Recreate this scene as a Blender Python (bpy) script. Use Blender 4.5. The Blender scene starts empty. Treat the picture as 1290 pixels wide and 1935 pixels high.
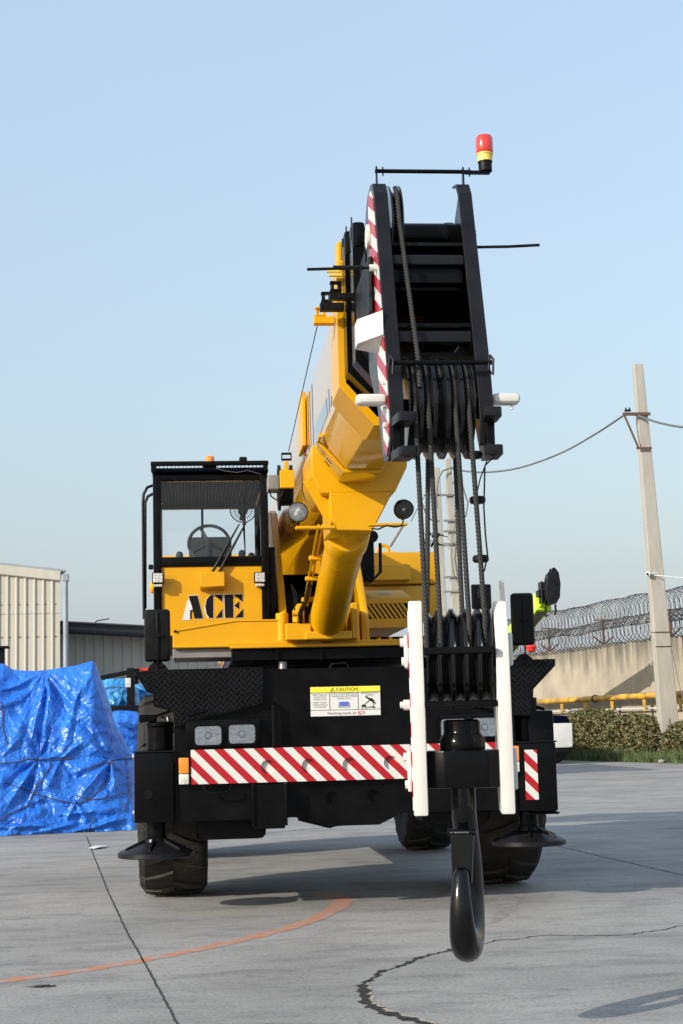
import bpy, bmesh, math, random
from mathutils import Vector, Matrix, noise
from mathutils.geometry import tessellate_polygon
R_ = math.radians
random.seed(7)
S = bpy.context.scene
col = S.collection

# ------------------------------------------------------------------ camera
IW, IH, FPX = 1290.0, 1935.0, 3000.0
ROLL, PITCH, YAW, CAMZ = .025, math.atan(409/3000), R_(5.5), 1.12
CAM = Vector((-10*math.sin(YAW), -10*math.cos(YAW), CAMZ))
FW = Vector((math.sin(YAW)*math.cos(PITCH), math.cos(YAW)*math.cos(PITCH), math.sin(PITCH)))
RT0 = Vector((math.cos(YAW), -math.sin(YAW), 0)); UP0 = RT0.cross(FW)
RT = math.cos(ROLL)*RT0 - math.sin(ROLL)*UP0
UP = math.cos(ROLL)*UP0 + math.sin(ROLL)*RT0
cd = bpy.data.cameras.new('camera'); cam = bpy.data.objects.new('camera', cd); col.objects.link(cam)
cam.matrix_world = Matrix(((RT.x, UP.x, -FW.x, CAM.x), (RT.y, UP.y, -FW.y, CAM.y), (RT.z, UP.z, -FW.z, CAM.z), (0, 0, 0, 1)))
cd.sensor_fit = 'VERTICAL'; cd.sensor_height = 36; cd.lens = 36*FPX/IH
cd.clip_start = .1; cd.clip_end = 3000
S.camera = cam
S.render.resolution_x, S.render.resolution_y = 683, 1024

# measuring helpers: a sight line of the photograph met with a plane of the place
def ray(px, py): return FW + RT*((px-IW/2)/FPX) - UP*((py-IH/2)/FPX)
def A(px, py, Y):
    d = ray(px, py); return CAM + d*((Y-CAM.y)/d.y)
def AX(px, py, X):
    d = ray(px, py); return CAM + d*((X-CAM.x)/d.x)
def G(px, py, z=0):
    d = ray(px, py); return CAM + d*((z-CAM.z)/d.z)

# ------------------------------------------------------------------ world, sun, exposure
SUN_EL, SUN_AZ = R_(24), R_(55)          # azimuth measured from -Y (towards the camera) to -X (left)
sun_dir = Vector((-math.sin(SUN_AZ)*math.cos(SUN_EL), -math.cos(SUN_AZ)*math.cos(SUN_EL), math.sin(SUN_EL)))
w = bpy.data.worlds.new('World'); S.world = w; w.use_nodes = True
nt = w.node_tree; nt.nodes.clear()
sky = nt.nodes.new('ShaderNodeTexSky'); sky.sky_type = 'NISHITA'; sky.sun_disc = False
sky.sun_elevation = SUN_EL
sky.sun_rotation = math.atan2(sun_dir.x, sun_dir.y)
sky.air_density = 2.0; sky.dust_density = 4.0; sky.ozone_density = 6.0; sky.altitude = 0
bg = nt.nodes.new('ShaderNodeBackground'); bg.inputs['Strength'].default_value = .125
wo = nt.nodes.new('ShaderNodeOutputWorld')
veil = nt.nodes.new('ShaderNodeMix'); veil.data_type = 'RGBA'; veil.inputs[0].default_value = .42      # even haze over the whole sky
veil.inputs[7].default_value = (4.1, 4.75, 5.8, 1)
nt.links.new(sky.outputs[0], veil.inputs[6]); nt.links.new(veil.outputs[2], bg.inputs[0]); nt.links.new(bg.outputs[0], wo.inputs[0])
sd = bpy.data.lights.new('sun', 'SUN'); sd.energy = 3.0; sd.angle = R_(.55); sd.color = (1, .93, .82)
so = bpy.data.objects.new('sun', sd); col.objects.link(so)
so.rotation_euler = sun_dir.to_track_quat('Z', 'Y').to_euler()
S.render.engine = 'CYCLES'
S.view_settings.view_transform = 'Standard'; S.view_settings.look = 'None'
S.view_settings.exposure = .75; S.view_settings.gamma = 1

# ------------------------------------------------------------------ materials
MATS = {}
def nodes(name):
    m = bpy.data.materials.new(name); m.use_nodes = True
    t = m.node_tree; p = t.nodes['Principled BSDF']; return m, t, p
def add(t, kind, **kw):
    n = t.nodes.new(kind)
    for k, v in kw.items():
        if k in n.inputs: n.inputs[k].default_value = v
        else: setattr(n, k, v)
    return n
def mat(name, c, rough=.5, metal=0, coat=0, var=.12, scale=3, bump=0, bscale=60, spec=.5, c2=None, c2amt=.5, stretch=None):
    if name in MATS: return MATS[name]
    m, t, p = nodes(name); L = t.links.new
    tc = add(t, 'ShaderNodeTexCoord'); src = tc.outputs['Object']
    if stretch:
        mp = add(t, 'ShaderNodeMapping'); mp.inputs['Scale'].default_value = stretch; L(src, mp.inputs[0]); src = mp.outputs[0]
    nz = add(t, 'ShaderNodeTexNoise', Scale=scale, Detail=6, Roughness=.62); L(src, nz.inputs['Vector'])
    rp = add(t, 'ShaderNodeValToRGB'); L(nz.outputs[0], rp.inputs[0])
    lo = [max(0, x*(1-var)) for x in c]; hi = [min(1, x*(1+var)) for x in c]
    rp.color_ramp.elements[0].position = .3; rp.color_ramp.elements[1].position = .7
    rp.color_ramp.elements[0].color = (*(c2 if c2 else lo), 1); rp.color_ramp.elements[1].color = (*hi, 1)
    if c2: rp.color_ramp.elements[0].position = .5-c2amt*.3; rp.color_ramp.elements[1].position = .5+(1-c2amt)*.25
    L(rp.outputs[0], p.inputs['Base Color'])
    mr = add(t, 'ShaderNodeMapRange'); L(nz.outputs[0], mr.inputs[0])
    mr.inputs[1].default_value = .3; mr.inputs[2].default_value = .7; mr.inputs[3].default_value = max(.03, rough-.1); mr.inputs[4].default_value = min(1, rough+.1)
    L(mr.outputs[0], p.inputs['Roughness'])
    p.inputs['Metallic'].default_value = metal; p.inputs['Coat Weight'].default_value = coat; p.inputs['Coat Roughness'].default_value = .08
    p.inputs['Specular IOR Level'].default_value = spec
    if bump:
        bn = add(t, 'ShaderNodeTexNoise', Scale=bscale, Detail=5); L(src, bn.inputs['Vector'])
        b = add(t, 'ShaderNodeBump', Strength=bump, Distance=.02); L(bn.outputs[0], b.inputs['Height']); L(b.outputs[0], p.inputs['Normal'])
    MATS[name] = m; return m

def stripe_mat(name, ax, k, period, c1=(.42, .008, .016), c2=(.68, .67, .635), rough=.3):
    m, t, p = nodes(name); L = t.links.new
    tc = add(t, 'ShaderNodeTexCoord'); sp = add(t, 'ShaderNodeSeparateXYZ'); L(tc.outputs['Object'], sp.inputs[0])
    a = add(t, 'ShaderNodeMath', operation='MULTIPLY'); L(sp.outputs['Z'], a.inputs[0]); a.inputs[1].default_value = k
    b = add(t, 'ShaderNodeMath', operation='ADD'); L(sp.outputs[ax], b.inputs[0]); L(a.outputs[0], b.inputs[1])
    c = add(t, 'ShaderNodeMath', operation='DIVIDE'); L(b.outputs[0], c.inputs[0]); c.inputs[1].default_value = period
    d = add(t, 'ShaderNodeMath', operation='FRACT'); L(c.outputs[0], d.inputs[0])
    e = add(t, 'ShaderNodeMath', operation='GREATER_THAN'); L(d.outputs[0], e.inputs[0]); e.inputs[1].default_value = .5
    nz = add(t, 'ShaderNodeTexNoise', Scale=9, Detail=6); L(tc.outputs['Object'], nz.inputs['Vector'])
    mx = add(t, 'ShaderNodeMix', data_type='RGBA'); L(e.outputs[0], mx.inputs[0]); mx.inputs[6].default_value = (*c2, 1); mx.inputs[7].default_value = (*c1, 1)
    mv = add(t, 'ShaderNodeMix', data_type='RGBA', blend_type='MULTIPLY'); mv.inputs[0].default_value = .25; L(mx.outputs[2], mv.inputs[6]); L(nz.outputs[1], mv.inputs[7])
    L(mv.outputs[2], p.inputs['Base Color']); p.inputs['Roughness'].default_value = rough
    MATS[name] = m; return m

YELM = mat('dull_yellow_paint', (.58, .29, .006), .55, coat=0, var=.08, scale=1.5, spec=.3)
YELB = mat('boom_gloss_yellow', (.64, .315, .006), .18, coat=1, var=.05, scale=1.5)
DECAL = mat('boom_decal', (.02, .03, .06), .15, coat=1, var=.1)
YEL = mat('yellow_paint', (.64, .315, .002), .3, coat=.08, spec=.35, var=.07, scale=1.5, bump=.03, bscale=14)
BLK = mat('black_paint', (.0035, .0035, .004), .22, coat=0, var=.4, scale=5, bump=.03, bscale=25, spec=.12)
BLM = mat('black_matt', (.006, .006, .0065), .45, spec=.15, var=.35, scale=9, bump=.1, bscale=60)
GRAPH = mat('graphite_paint', (.009, .009, .011), .36, spec=.2, var=.3, scale=6, bump=.06, bscale=40)
RUB = mat('tyre_rubber', (.010, .0095, .009), .7, var=.4, scale=7, bump=.25, bscale=50, c2=(.028, .024, .019), c2amt=.35, spec=.3)
WHT = mat('white_paint', (.60, .585, .54), .4, coat=.2, var=.05, scale=6, bump=.05, bscale=30)
STEEL = mat('bare_steel', (.35, .34, .33), .4, metal=.9, var=.2)
ROPE = mat('greased_wire_rope', (.016, .015, .013), .5, metal=0, spec=.4, var=.6, scale=120, bump=.3, bscale=400)
GREYP = mat('grey_paint', (.20, .19, .18), .5, var=.2)
LAMPR = mat('lamp_reflector', (.85, .84, .8), .35, metal=0, var=.3, scale=60, bump=.2, bscale=60)
HOOKM = mat('hook_black_gloss', (.003, .003, .0035), .16, var=.4, scale=6, bump=.05, bscale=30, spec=.3)
SHV = mat('worn_sheave_steel', (.006, .006, .0065), .2, var=.4, scale=8, spec=.55)
CHROME = mat('reflector_chrome', (.75, .75, .74), .18, metal=.85, var=.2, scale=20, bump=.12, bscale=30)
ORG = mat('amber_lens', (.85, .24, .01), .2, coat=1, var=.15, scale=30)
RED = mat('red_lens', (.65, .03, .015), .2, coat=1, var=.2, scale=30)
CLR = mat('clear_lens', (.6, .58, .52), .15, coat=1, var=.25, scale=40)
YPL = mat('pale_yellow_plastic', (.75, .55, .10), .4)
SEAT = mat('seat_vinyl', (.045, .055, .07), .55)
NAVY = mat('tinted_roof_glass', (.0015, .003, .012), .8, spec=.02)
ALU = mat('led_lens', (.6, .6, .58), .25, metal=.3, var=.3, scale=80)
CREAM = mat('cream_sheet_metal', (.46, .43, .36), .45, var=.08, scale=1.5, stretch=(3, 3, .4), bump=.03, bscale=10)
SHEDM = mat('grey_sheet_metal', (.42, .41, .37), .5, var=.14, scale=1.5, stretch=(3, 3, .4))
ROOFM = mat('dark_roof_sheet', (.035, .036, .04), .6, var=.3)
PIPEG = mat('grey_downpipe', (.26, .29, .33), .5, var=.15)
RUST = mat('rusty_steel', (.11, .055, .04), .8, var=.35, scale=12)
WIREM = mat('galvanised_wire', (.13, .12, .115), .55, metal=.6, var=.3)
PIPEY = mat('yellow_gas_pipe', (.70, .38, .02), .5, var=.15, scale=3, c2=(.35, .20, .05), c2amt=.25)
LIME = mat('lime_paint', (.50, .72, .03), .35, coat=.4, var=.08)
CABLE = mat('grey_cable', (.11, .115, .12), .6)
POLE = mat('pole_concrete', (.36, .335, .29), .85, var=.12, scale=2, bump=.2, bscale=20, stretch=(2, 2, .5))
JOINT = mat('tar_joint', (.035, .033, .03), .9, var=.4, scale=40)
CRACK = mat('crack_dark', (.015, .014, .012), .95, var=.4, scale=40, bump=.6, bscale=90)
SPALL = mat('spalled_edge', (.38, .33, .26), .95, var=.3, scale=60, bump=.6, bscale=120)
PAPER = mat('paper', (.7, .7, .68), .8)
TEXTK = mat('print_black', (.006, .006, .006), .5, spec=.15)
TEXTG = mat('print_grey', (.16, .16, .17), .5)
TEXTR = mat('print_red', (.6, .03, .03), .5)
TEXTB = mat('print_blue', (.08, .12, .45), .5)
SIGNW = mat('sign_white', (.62, .615, .59), .4, var=.04)
SIGNY = mat('sign_yellow', (.80, .68, .05), .4, var=.04)
SILV = mat('silver_vinyl', (.5, .49, .46), .35, metal=.3)
STRIPE_F = stripe_mat('bumper_stripes', 'X', 1.0, .1215)
STRIPE_S = stripe_mat('boom_head_stripes', 'Y', -2.2, .235)
def glass(name, tint, alpha, rough=.02):
    m, t, p = nodes(name); L = t.links.new
    tr = add(t, 'ShaderNodeBsdfTransparent'); tr.inputs[0].default_value = (*tint, 1)
    gl = add(t, 'ShaderNodeBsdfGlossy'); gl.inputs['Roughness'].default_value = rough
    fr = add(t, 'ShaderNodeFresnel', IOR=1.5)
    ad = add(t, 'ShaderNodeMath', operation='ADD'); L(fr.outputs[0], ad.inputs[0]); ad.inputs[1].default_value = alpha
    mx = add(t, 'ShaderNodeMixShader'); L(ad.outputs[0], mx.inputs[0]); L(tr.outputs[0], mx.inputs[1]); L(gl.outputs[0], mx.inputs[2])
    L(mx.outputs[0], t.nodes['Material Output'].inputs[0]); MATS[name] = m; return m
GLASS = glass('cab_glass', (.985, .99, .995), -.012)
LENS = glass('lamp_glass', (.95, .96, .97), .06)

def concrete_ground():
    m, t, p = nodes('yard_concrete'); L = t.links.new
    tc = add(t, 'ShaderNodeTexCoord'); o = tc.outputs['Object']
    n1 = add(t, 'ShaderNodeTexNoise', Scale=.55, Detail=8, Roughness=.6); L(o, n1.inputs['Vector'])
    mp = add(t, 'ShaderNodeMapping'); mp.inputs['Scale'].default_value = (.8, 2.0, 1); mp.inputs['Rotation'].default_value = (0, 0, .12); L(o, mp.inputs[0])
    n2 = add(t, 'ShaderNodeTexNoise', Scale=1.6, Detail=9, Roughness=.68); L(mp.outputs[0], n2.inputs['Vector'])
    n3 = add(t, 'ShaderNodeTexNoise', Scale=55, Detail=4, Roughness=.7); L(o, n3.inputs['Vector'])
    n4 = add(t, 'ShaderNodeTexNoise', Scale=11, Detail=7, Roughness=.75); L(o, n4.inputs['Vector'])
    r1 = add(t, 'ShaderNodeValToRGB'); L(n1.outputs[0], r1.inputs[0])
    r1.color_ramp.elements[0].position = .30; r1.color_ramp.elements[0].color = (.225, .217, .203, 1)
    r1.color_ramp.elements[1].position = .68; r1.color_ramp.elements[1].color = (.355, .343, .322, 1)
    r2 = add(t, 'ShaderNodeValToRGB'); L(n2.outputs[0], r2.inputs[0])
    r2.color_ramp.elements[0].position = .36; r2.color_ramp.elements[0].color = (.5, .5, .51, 1)
    r2.color_ramp.elements[1].position = .52; r2.color_ramp.elements[1].color = (1, 1, 1, 1)
    m1 = add(t, 'ShaderNodeMix', data_type='RGBA', blend_type='MULTIPLY'); m1.inputs[0].default_value = .6; L(r1.outputs[0], m1.inputs[6]); L(r2.outputs[0], m1.inputs[7])
    r3 = add(t, 'ShaderNodeValToRGB'); L(n3.outputs[0], r3.inputs[0])
    r3.color_ramp.elements[0].position = .30; r3.color_ramp.elements[0].color = (.62, .62, .62, 1)
    r3.color_ramp.elements[1].position = .6; r3.color_ramp.elements[1].color = (1.08, 1.08, 1.08, 1)
    m2 = add(t, 'ShaderNodeMix', data_type='RGBA', blend_type='MULTIPLY'); m2.inputs[0].default_value = .9; L(m1.outputs[2], m2.inputs[6]); L(r3.outputs[0], m2.inputs[7])
    r4 = add(t, 'ShaderNodeValToRGB'); L(n4.outputs[0], r4.inputs[0])
    r4.color_ramp.elements[0].position = .30; r4.color_ramp.elements[0].color = (.30, .29, .28, 1)
    r4.color_ramp.elements[1].position = .44; r4.color_ramp.elements[1].color = (1, 1, 1, 1)
    m3 = add(t, 'ShaderNodeMix', data_type='RGBA', blend_type='MULTIPLY'); m3.inputs[0].default_value = .7; L(m2.outputs[2], m3.inputs[6]); L(r4.outputs[0], m3.inputs[7])
    L(m3.outputs[2], p.inputs['Base Color']); p.inputs['Roughness'].default_value = .82
    b1 = add(t, 'ShaderNodeBump', Strength=.35, Distance=.01); L(n3.outputs[0], b1.inputs['Height'])
    b2 = add(t, 'ShaderNodeBump', Strength=.3, Distance=.03); L(n2.outputs[0], b2.inputs['Height']); L(b1.outputs[0], b2.inputs['Normal']); L(b2.outputs[0], p.inputs['Normal'])
    return m
GROUND = concrete_ground()
def wall_concrete():
    m, t, p = nodes('stained_wall_concrete'); L = t.links.new
    tc = add(t, 'ShaderNodeTexCoord'); o = tc.outputs['Object']
    mp = add(t, 'ShaderNodeMapping'); mp.inputs['Scale'].default_value = (3, 3, .35); L(o, mp.inputs[0])
    n1 = add(t, 'ShaderNodeTexNoise', Scale=1.2, Detail=7, Roughness=.65); L(mp.outputs[0], n1.inputs['Vector'])
    n2 = add(t, 'ShaderNodeTexNoise', Scale=1.1, Detail=8, Roughness=.6); L(o, n2.inputs['Vector'])
    sp = add(t, 'ShaderNodeSeparateXYZ'); L(o, sp.inputs[0])
    zz = add(t, 'ShaderNodeMapRange'); L(sp.outputs['Z'], zz.inputs[0]); zz.inputs[1].default_value = 2.3; zz.inputs[2].default_value = 3.55; zz.inputs[3].default_value = 0; zz.inputs[4].default_value = .42
    ad = add(t, 'ShaderNodeMath', operation='SUBTRACT'); L(n1.outputs[0], ad.inputs[0]); L(zz.outputs[0], ad.inputs[1])
    r0 = add(t, 'ShaderNodeValToRGB'); L(ad.outputs[0], r0.inputs[0])
    r0.color_ramp.elements[0].position = .02; r0.color_ramp.elements[0].color = (.13, .12, .10, 1)
    r0.color_ramp.elements[1].position = .34; r0.color_ramp.elements[1].color = (.38, .335, .265, 1)
    r2 = add(t, 'ShaderNodeValToRGB'); L(n2.outputs[0], r2.inputs[0])
    r2.color_ramp.elements[0].position = .3; r2.color_ramp.elements[0].color = (.74, .72, .70, 1); r2.color_ramp.elements[1].position = .65; r2.color_ramp.elements[1].color = (1.05, 1.03, 1, 1)
    mx = add(t, 'ShaderNodeMix', data_type='RGBA', blend_type='MULTIPLY'); mx.inputs[0].default_value = 1; L(r0.outputs[0], mx.inputs[6]); L(r2.outputs[0], mx.inputs[7])
    L(mx.outputs[2], p.inputs['Base Color']); p.inputs['Roughness'].default_value = .9
    b = add(t, 'ShaderNodeBump', Strength=.5, Distance=.05); L(n2.outputs[0], b.inputs['Height']); L(b.outputs[0], p.inputs['Normal'])
    return m
WALLC = wall_concrete()
def tarp_mat(name, c1, c2):
    m, t, p = nodes(name); L = t.links.new
    tc = add(t, 'ShaderNodeTexCoord'); o = tc.outputs['Object']
    n1 = add(t, 'ShaderNodeTexNoise', Scale=2.2, Detail=7, Roughness=.65, Distortion=.6); L(o, n1.inputs['Vector'])
    r = add(t, 'ShaderNodeValToRGB'); L(n1.outputs[0], r.inputs[0]); r.color_ramp.elements[0].position = .32; r.color_ramp.elements[0].color = (*c1, 1); r.color_ramp.elements[1].position = .7; r.color_ramp.elements[1].color = (*c2, 1)
    L(r.outputs[0], p.inputs['Base Color']); p.inputs['Roughness'].default_value = .33; p.inputs['Specular IOR Level'].default_value = .6
    n2 = add(t, 'ShaderNodeTexNoise', Scale=4, Detail=4); L(o, n2.inputs['Vector'])
    mv = add(t, 'ShaderNodeMix', data_type='VECTOR'); mv.inputs[0].default_value = .25; L(o, mv.inputs[4]); L(n2.outputs[1], mv.inputs[5])
    v = add(t, 'ShaderNodeTexVoronoi', Scale=9, feature='F1'); L(mv.outputs[1], v.inputs['Vector'])
    v2 = add(t, 'ShaderNodeTexVoronoi', Scale=26, feature='F1'); L(mv.outputs[1], v2.inputs['Vector'])
    b1 = add(t, 'ShaderNodeBump', Strength=.45, Distance=.05); L(v.outputs['Distance'], b1.inputs['Height'])
    b2 = add(t, 'ShaderNodeBump', Strength=.4, Distance=.02); L(v2.outputs['Distance'], b2.inputs['Height']); L(b1.outputs[0], b2.inputs['Normal']); L(b2.outputs[0], p.inputs['Normal'])
    MATS[name] = m; return m
TARP = tarp_mat('blue_tarpaulin', (.010, .10, .50), (.025, .20, .72))
TARPL = tarp_mat('light_blue_tarpaulin', (.03, .20, .50), (.06, .34, .68))
def worn_paint(name, c, cover=.5):
    m, t, p = nodes(name); L = t.links.new
    tc = add(t, 'ShaderNodeTexCoord'); n = add(t, 'ShaderNodeTexNoise', Scale=11, Detail=9, Roughness=.8); L(tc.outputs['Object'], n.inputs['Vector'])
    r = add(t, 'ShaderNodeValToRGB'); L(n.outputs[0], r.inputs[0]); r.color_ramp.elements[0].position = cover-.12; r.color_ramp.elements[0].color = (.29, .275, .26, 1)
    r.color_ramp.elements[1].position = cover; r.color_ramp.elements[1].color = (*c, 1); L(r.outputs[0], p.inputs['Base Color']); p.inputs['Roughness'].default_value = .8
    MATS[name] = m; return m
ORPAINT = worn_paint('worn_orange_line', (.46, .17, .075), .545)
TYREMARK = worn_paint('tyre_scuff', (.205, .2, .19), .53)
def leaf_mat(name, cs):
    m, t, p = nodes(name); L = t.links.new
    oi = add(t, 'ShaderNodeTexCoord'); n = add(t, 'ShaderNodeTexNoise', Scale=5.5, Detail=6, Roughness=.8); L(oi.outputs['Object'], n.inputs['Vector'])
    r = add(t, 'ShaderNodeValToRGB'); L(n.outputs[0], r.inputs[0]); r.color_ramp.elements[0].position = .3; r.color_ramp.elements[1].position = .72
    r.color_ramp.elements[0].color = (*cs[0], 1); r.color_ramp.elements[1].color = (*cs[2], 1); e = r.color_ramp.elements.new(.5); e.color = (*cs[1], 1)
    L(r.outputs[0], p.inputs['Base Color']); p.inputs['Roughness'].default_value = .6
    MATS[name] = m; return m
LEAF = leaf_mat('hedge_leaf', [(.035, .055, .015), (.10, .095, .03), (.27, .16, .09)])
GRASS = leaf_mat('grass_blade', [(.03, .06, .015), (.07, .11, .03), (.16, .16, .06)])

# ------------------------------------------------------------------ mesh helpers (vertices in world coordinates)
class MB:
    def __init__(s): s.bm = bmesh.new()
    def _merge(s, b):
        me = bpy.data.meshes.new('tmp'); b.to_mesh(me); b.free(); s.bm.from_mesh(me); bpy.data.meshes.remove(me)
    def poly(s, pts, th, axis, bev=0, seg=1):
        """extrude polygon pts (3D, planar) by th along axis vector"""
        b = bmesh.new(); vs = [b.verts.new(p) for p in pts]; f = b.faces.new(vs)
        r = bmesh.ops.extrude_face_region(b, geom=[f]); nv = [e for e in r['geom'] if isinstance(e, bmesh.types.BMVert)]
        bmesh.ops.translate(b, verts=nv, vec=Vector(axis)*th)
        bmesh.ops.recalc_face_normals(b, faces=b.faces)
        if bev: bmesh.ops.bevel(b, geom=list(b.edges), offset=bev, segments=seg, profile=.6, affect='EDGES', clamp_overlap=True)
        s._merge(b); return s
    def box(s, x, y, z, bev=.004, seg=1, rot=None):
        b = bmesh.new(); bmesh.ops.create_cube(b, size=1)
        c = Vector(((x[0]+x[1])/2, (y[0]+y[1])/2, (z[0]+z[1])/2)); d = (abs(x[1]-x[0]), abs(y[1]-y[0]), abs(z[1]-z[0]))
        bmesh.ops.scale(b, vec=d, verts=b.verts)
        if bev: bmesh.ops.bevel(b, geom=list(b.edges), offset=min(bev, min(d)*.45), segments=seg, profile=.6, affect='EDGES')
        M = Matrix.Translation(c)
        if rot: M = M @ rot
        bmesh.ops.transform(b, matrix=M, verts=b.verts); s._merge(b); return s
    def cyl(s, p0, p1, r0, r1=None, n=24, cap=True, bev=0):
        p0, p1 = Vector(p0), Vector(p1); r1 = r0 if r1 is None else r1
        q = (p1-p0).to_track_quat('Z', 'Y').to_matrix(); L = (p1-p0).length
        prof = [(r0, 0), (r1, L)] if not bev else [(r0-bev, 0), (r0, bev), (r1, L-bev), (r1-bev, L)]
        return s.lathe(prof, p0, q, n, cap)
    def lathe(s, prof, o, q=None, n=32, cap=True):
        o = Vector(o); q = q or Matrix.Identity(3); rings = []
        for r, h in prof:
            rings.append([s.bm.verts.new(o + q @ Vector((r*math.cos(2*math.pi*i/n), r*math.sin(2*math.pi*i/n), h))) for i in range(n)])
        for a, b in zip(rings, rings[1:]):
            for i in range(n): s.bm.faces.new((a[i], a[(i+1) % n], b[(i+1) % n], b[i]))
        if cap:
            s.bm.faces.new(rings[0][::-1]); s.bm.faces.new(rings[-1])
        return s
    def tube(s, pts, r, n=8, cap=True, lobes=0, twist=0, closed=False):
        pts = [Vector(p) for p in pts]; rs = r if isinstance(r, (list, tuple)) else [r]*len(pts)
        rings = []; up = None; L = 0
        for i, p in enumerate(pts):
            a = pts[i-1] if i > 0 else (pts[-1] if closed else p); b = pts[i+1] if i < len(pts)-1 else (pts[0] if closed else p)
            t = (b-a).normalized()
            if up is None:
                up = Vector((0, 0, 1)) if abs(t.z) < .9 else Vector((1, 0, 0))
            u = t.cross(up)
            if u.length < 1e-5: u = t.cross(Vector((0, 1, 0)))
            u.normalize(); up = u.cross(t).normalized()
            if i > 0: L += (pts[i]-pts[i-1]).length
            ring = []
            for k in range(n):
                th = 2*math.pi*k/n; rr = rs[i]
                if lobes: rr *= 1+.16*math.cos(lobes*th)
                ph = th+twist*L
                ring.append(s.bm.verts.new(p+u*(rr*math.cos(ph))+up*(rr*math.sin(ph))))
            rings.append(ring)
        pr = list(zip(rings, rings[1:])) + ([(rings[-1], rings[0])] if closed else [])
        for a, b in pr:
            for k in range(n): s.bm.faces.new((a[k], a[(k+1) % n], b[(k+1) % n], b[k]))
        if cap and not closed:
            s.bm.faces.new(rings[0][::-1]); s.bm.faces.new(rings[-1])
        return s
    def holed(s, outer, holes, y, depth, back=True, nn=28, face=-1):
        """flat plate facing -Y with round recesses; outer: (x,z) list, holes: (x,z,r)"""
        loops = [[Vector((a, y, b)) for a, b in outer]]
        for hx, hz, hr in holes:
            loops.append([Vector((hx+hr*math.cos(2*math.pi*i/nn), y, hz+hr*math.sin(2*math.pi*i/nn))) for i in range(nn)])
        flat = [p for l in loops for p in l]; vs = [s.bm.verts.new(p) for p in flat]
        for a, b, c in tessellate_polygon(loops):
            try: s.bm.faces.new((vs[a], vs[b], vs[c]))
            except ValueError: pass
        k = len(loops[0])
        for l in loops[1:]:
            ring = vs[k:k+nn]; k += nn
            r2 = [s.bm.verts.new(v.co+Vector((0, depth, 0))) for v in ring]
            for i in range(nn): s.bm.faces.new((ring[i], ring[(i+1) % nn], r2[(i+1) % nn], r2[i]))
            s.bm.faces.new(r2)
        return s
    def quad(s, *p):
        s.bm.faces.new([s.bm.verts.new(q) for q in p]); return s
    def obj(s, name, m, parent=None, smooth=35, loc=None, recalc=True):
        if recalc: bmesh.ops.recalc_face_normals(s.bm, faces=s.bm.faces)
        me = bpy.data.meshes.new(name); s.bm.to_mesh(me); s.bm.free()
        return link(name, me, m, parent, smooth, loc)
def link(name, me, m, parent=None, smooth=35, loc=None):
    if m is not None and not me.materials: me.materials.append(m)
    if smooth:
        me.shade_smooth(); me.set_sharp_from_angle(angle=R_(smooth))
    o = bpy.data.objects.new(name, me); col.objects.link(o)
    if parent is not None:
        o.parent = parent
        if parent.parent is None: o.location = -parent.location
    if loc is not None: o.location = o.location + Vector(loc)
    return o
def thing(name, loc, label, cat, group=None):
    e = bpy.data.objects.new(name, None); col.objects.link(e); e.location = loc; e.empty_display_size = .2
    return tag(e, label, cat, group)
def tag(o, label, cat, group=None, kind=None):
    if label: o['label'] = label
    if cat: o['category'] = cat
    if group: o['group'] = group
    if kind: o['kind'] = kind
    return o
def text(name, body, size, x, z, y, m, parent, align='LEFT', sx=1, shear=0, rot=0, fit=None):
    cu = bpy.data.curves.new('t', 'FONT'); cu.body = body; cu.size = size; cu.align_x = align; cu.shear = shear; cu.resolution_u = 3
    ob = bpy.data.objects.new('t', cu); col.objects.link(ob)
    dg = bpy.context.evaluated_depsgraph_get(); me = bpy.data.meshes.new_from_object(ob.evaluated_get(dg))
    if fit:
        xs_ = [v.co.x for v in me.vertices]; sx = fit/(max(xs_)-min(xs_))
    bpy.data.objects.remove(ob); c, s_ = math.cos(rot), math.sin(rot)
    for v in me.vertices:
        a, b = v.co.x*sx, v.co.y; v.co = Vector((x+a*c-b*s_, y, z+a*s_+b*c))
    me.name = name; me.materials.clear(); return link(name, me, m, parent, 0)
def N3(x, y, z, s=1): return noise.noise(Vector((x*s, y*s, z*s)))

# ------------------------------------------------------------------ ground
g = MB(); g.quad((-400, -60, 0), (400, -60, 0), (400, 900, 0), (-400, 900, 0))
ground = tag(g.obj('ground', GROUND, None, 0), None, None, kind='structure')
def strip(name, pts, wid, m, z=.004, jit=0, parent=ground):
    z = z*.35
    b = MB(); prev = None
    for i, p in enumerate(pts):
        a = pts[max(0, i-1)]; c = pts[min(len(pts)-1, i+1)]; t = Vector((c[0]-a[0], c[1]-a[1])); t.normalize()
        wd = wid[i] if isinstance(wid, list) else wid
        wl = wd*(1+random.uniform(-jit, jit)); wr = wd*(1+random.uniform(-jit, jit))
        l = b.bm.verts.new((p[0]-t.y*wl, p[1]+t.x*wl, z)); r = b.bm.verts.new((p[0]+t.y*wr, p[1]-t.x*wr, z))
        if prev: b.bm.faces.new((prev[0], prev[1], r, l))
        prev = (l, r)
    return b.obj(name, m, parent, 0)
def densify(pts, step=.03, jit=0):
    out = []
    for a, b in zip(pts, pts[1:]):
        a, b = Vector(a), Vector(b); n = max(1, int((b-a).length/step))
        for i in range(n):
            p = a.lerp(b, i/n); p.x += random.uniform(-jit, jit); p.y += random.uniform(-jit, jit); out.append(p)
    out.append(Vector(pts[-1])); return out
def gp(*ps): return [G(*p) for p in ps]
strip('expansion_joint', densify(gp((163, 1580), (178, 1620), (205, 1688), (240, 1762), (290, 1850), (345, 1955)), .05, .002), .0055, JOINT, .004, .4)
strip('expansion_joint', densify(gp((1030, 1593), (1100, 1610), (1200, 1633), (1300, 1656)), .05, .006), .008, JOINT, .004, .4)
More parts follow.
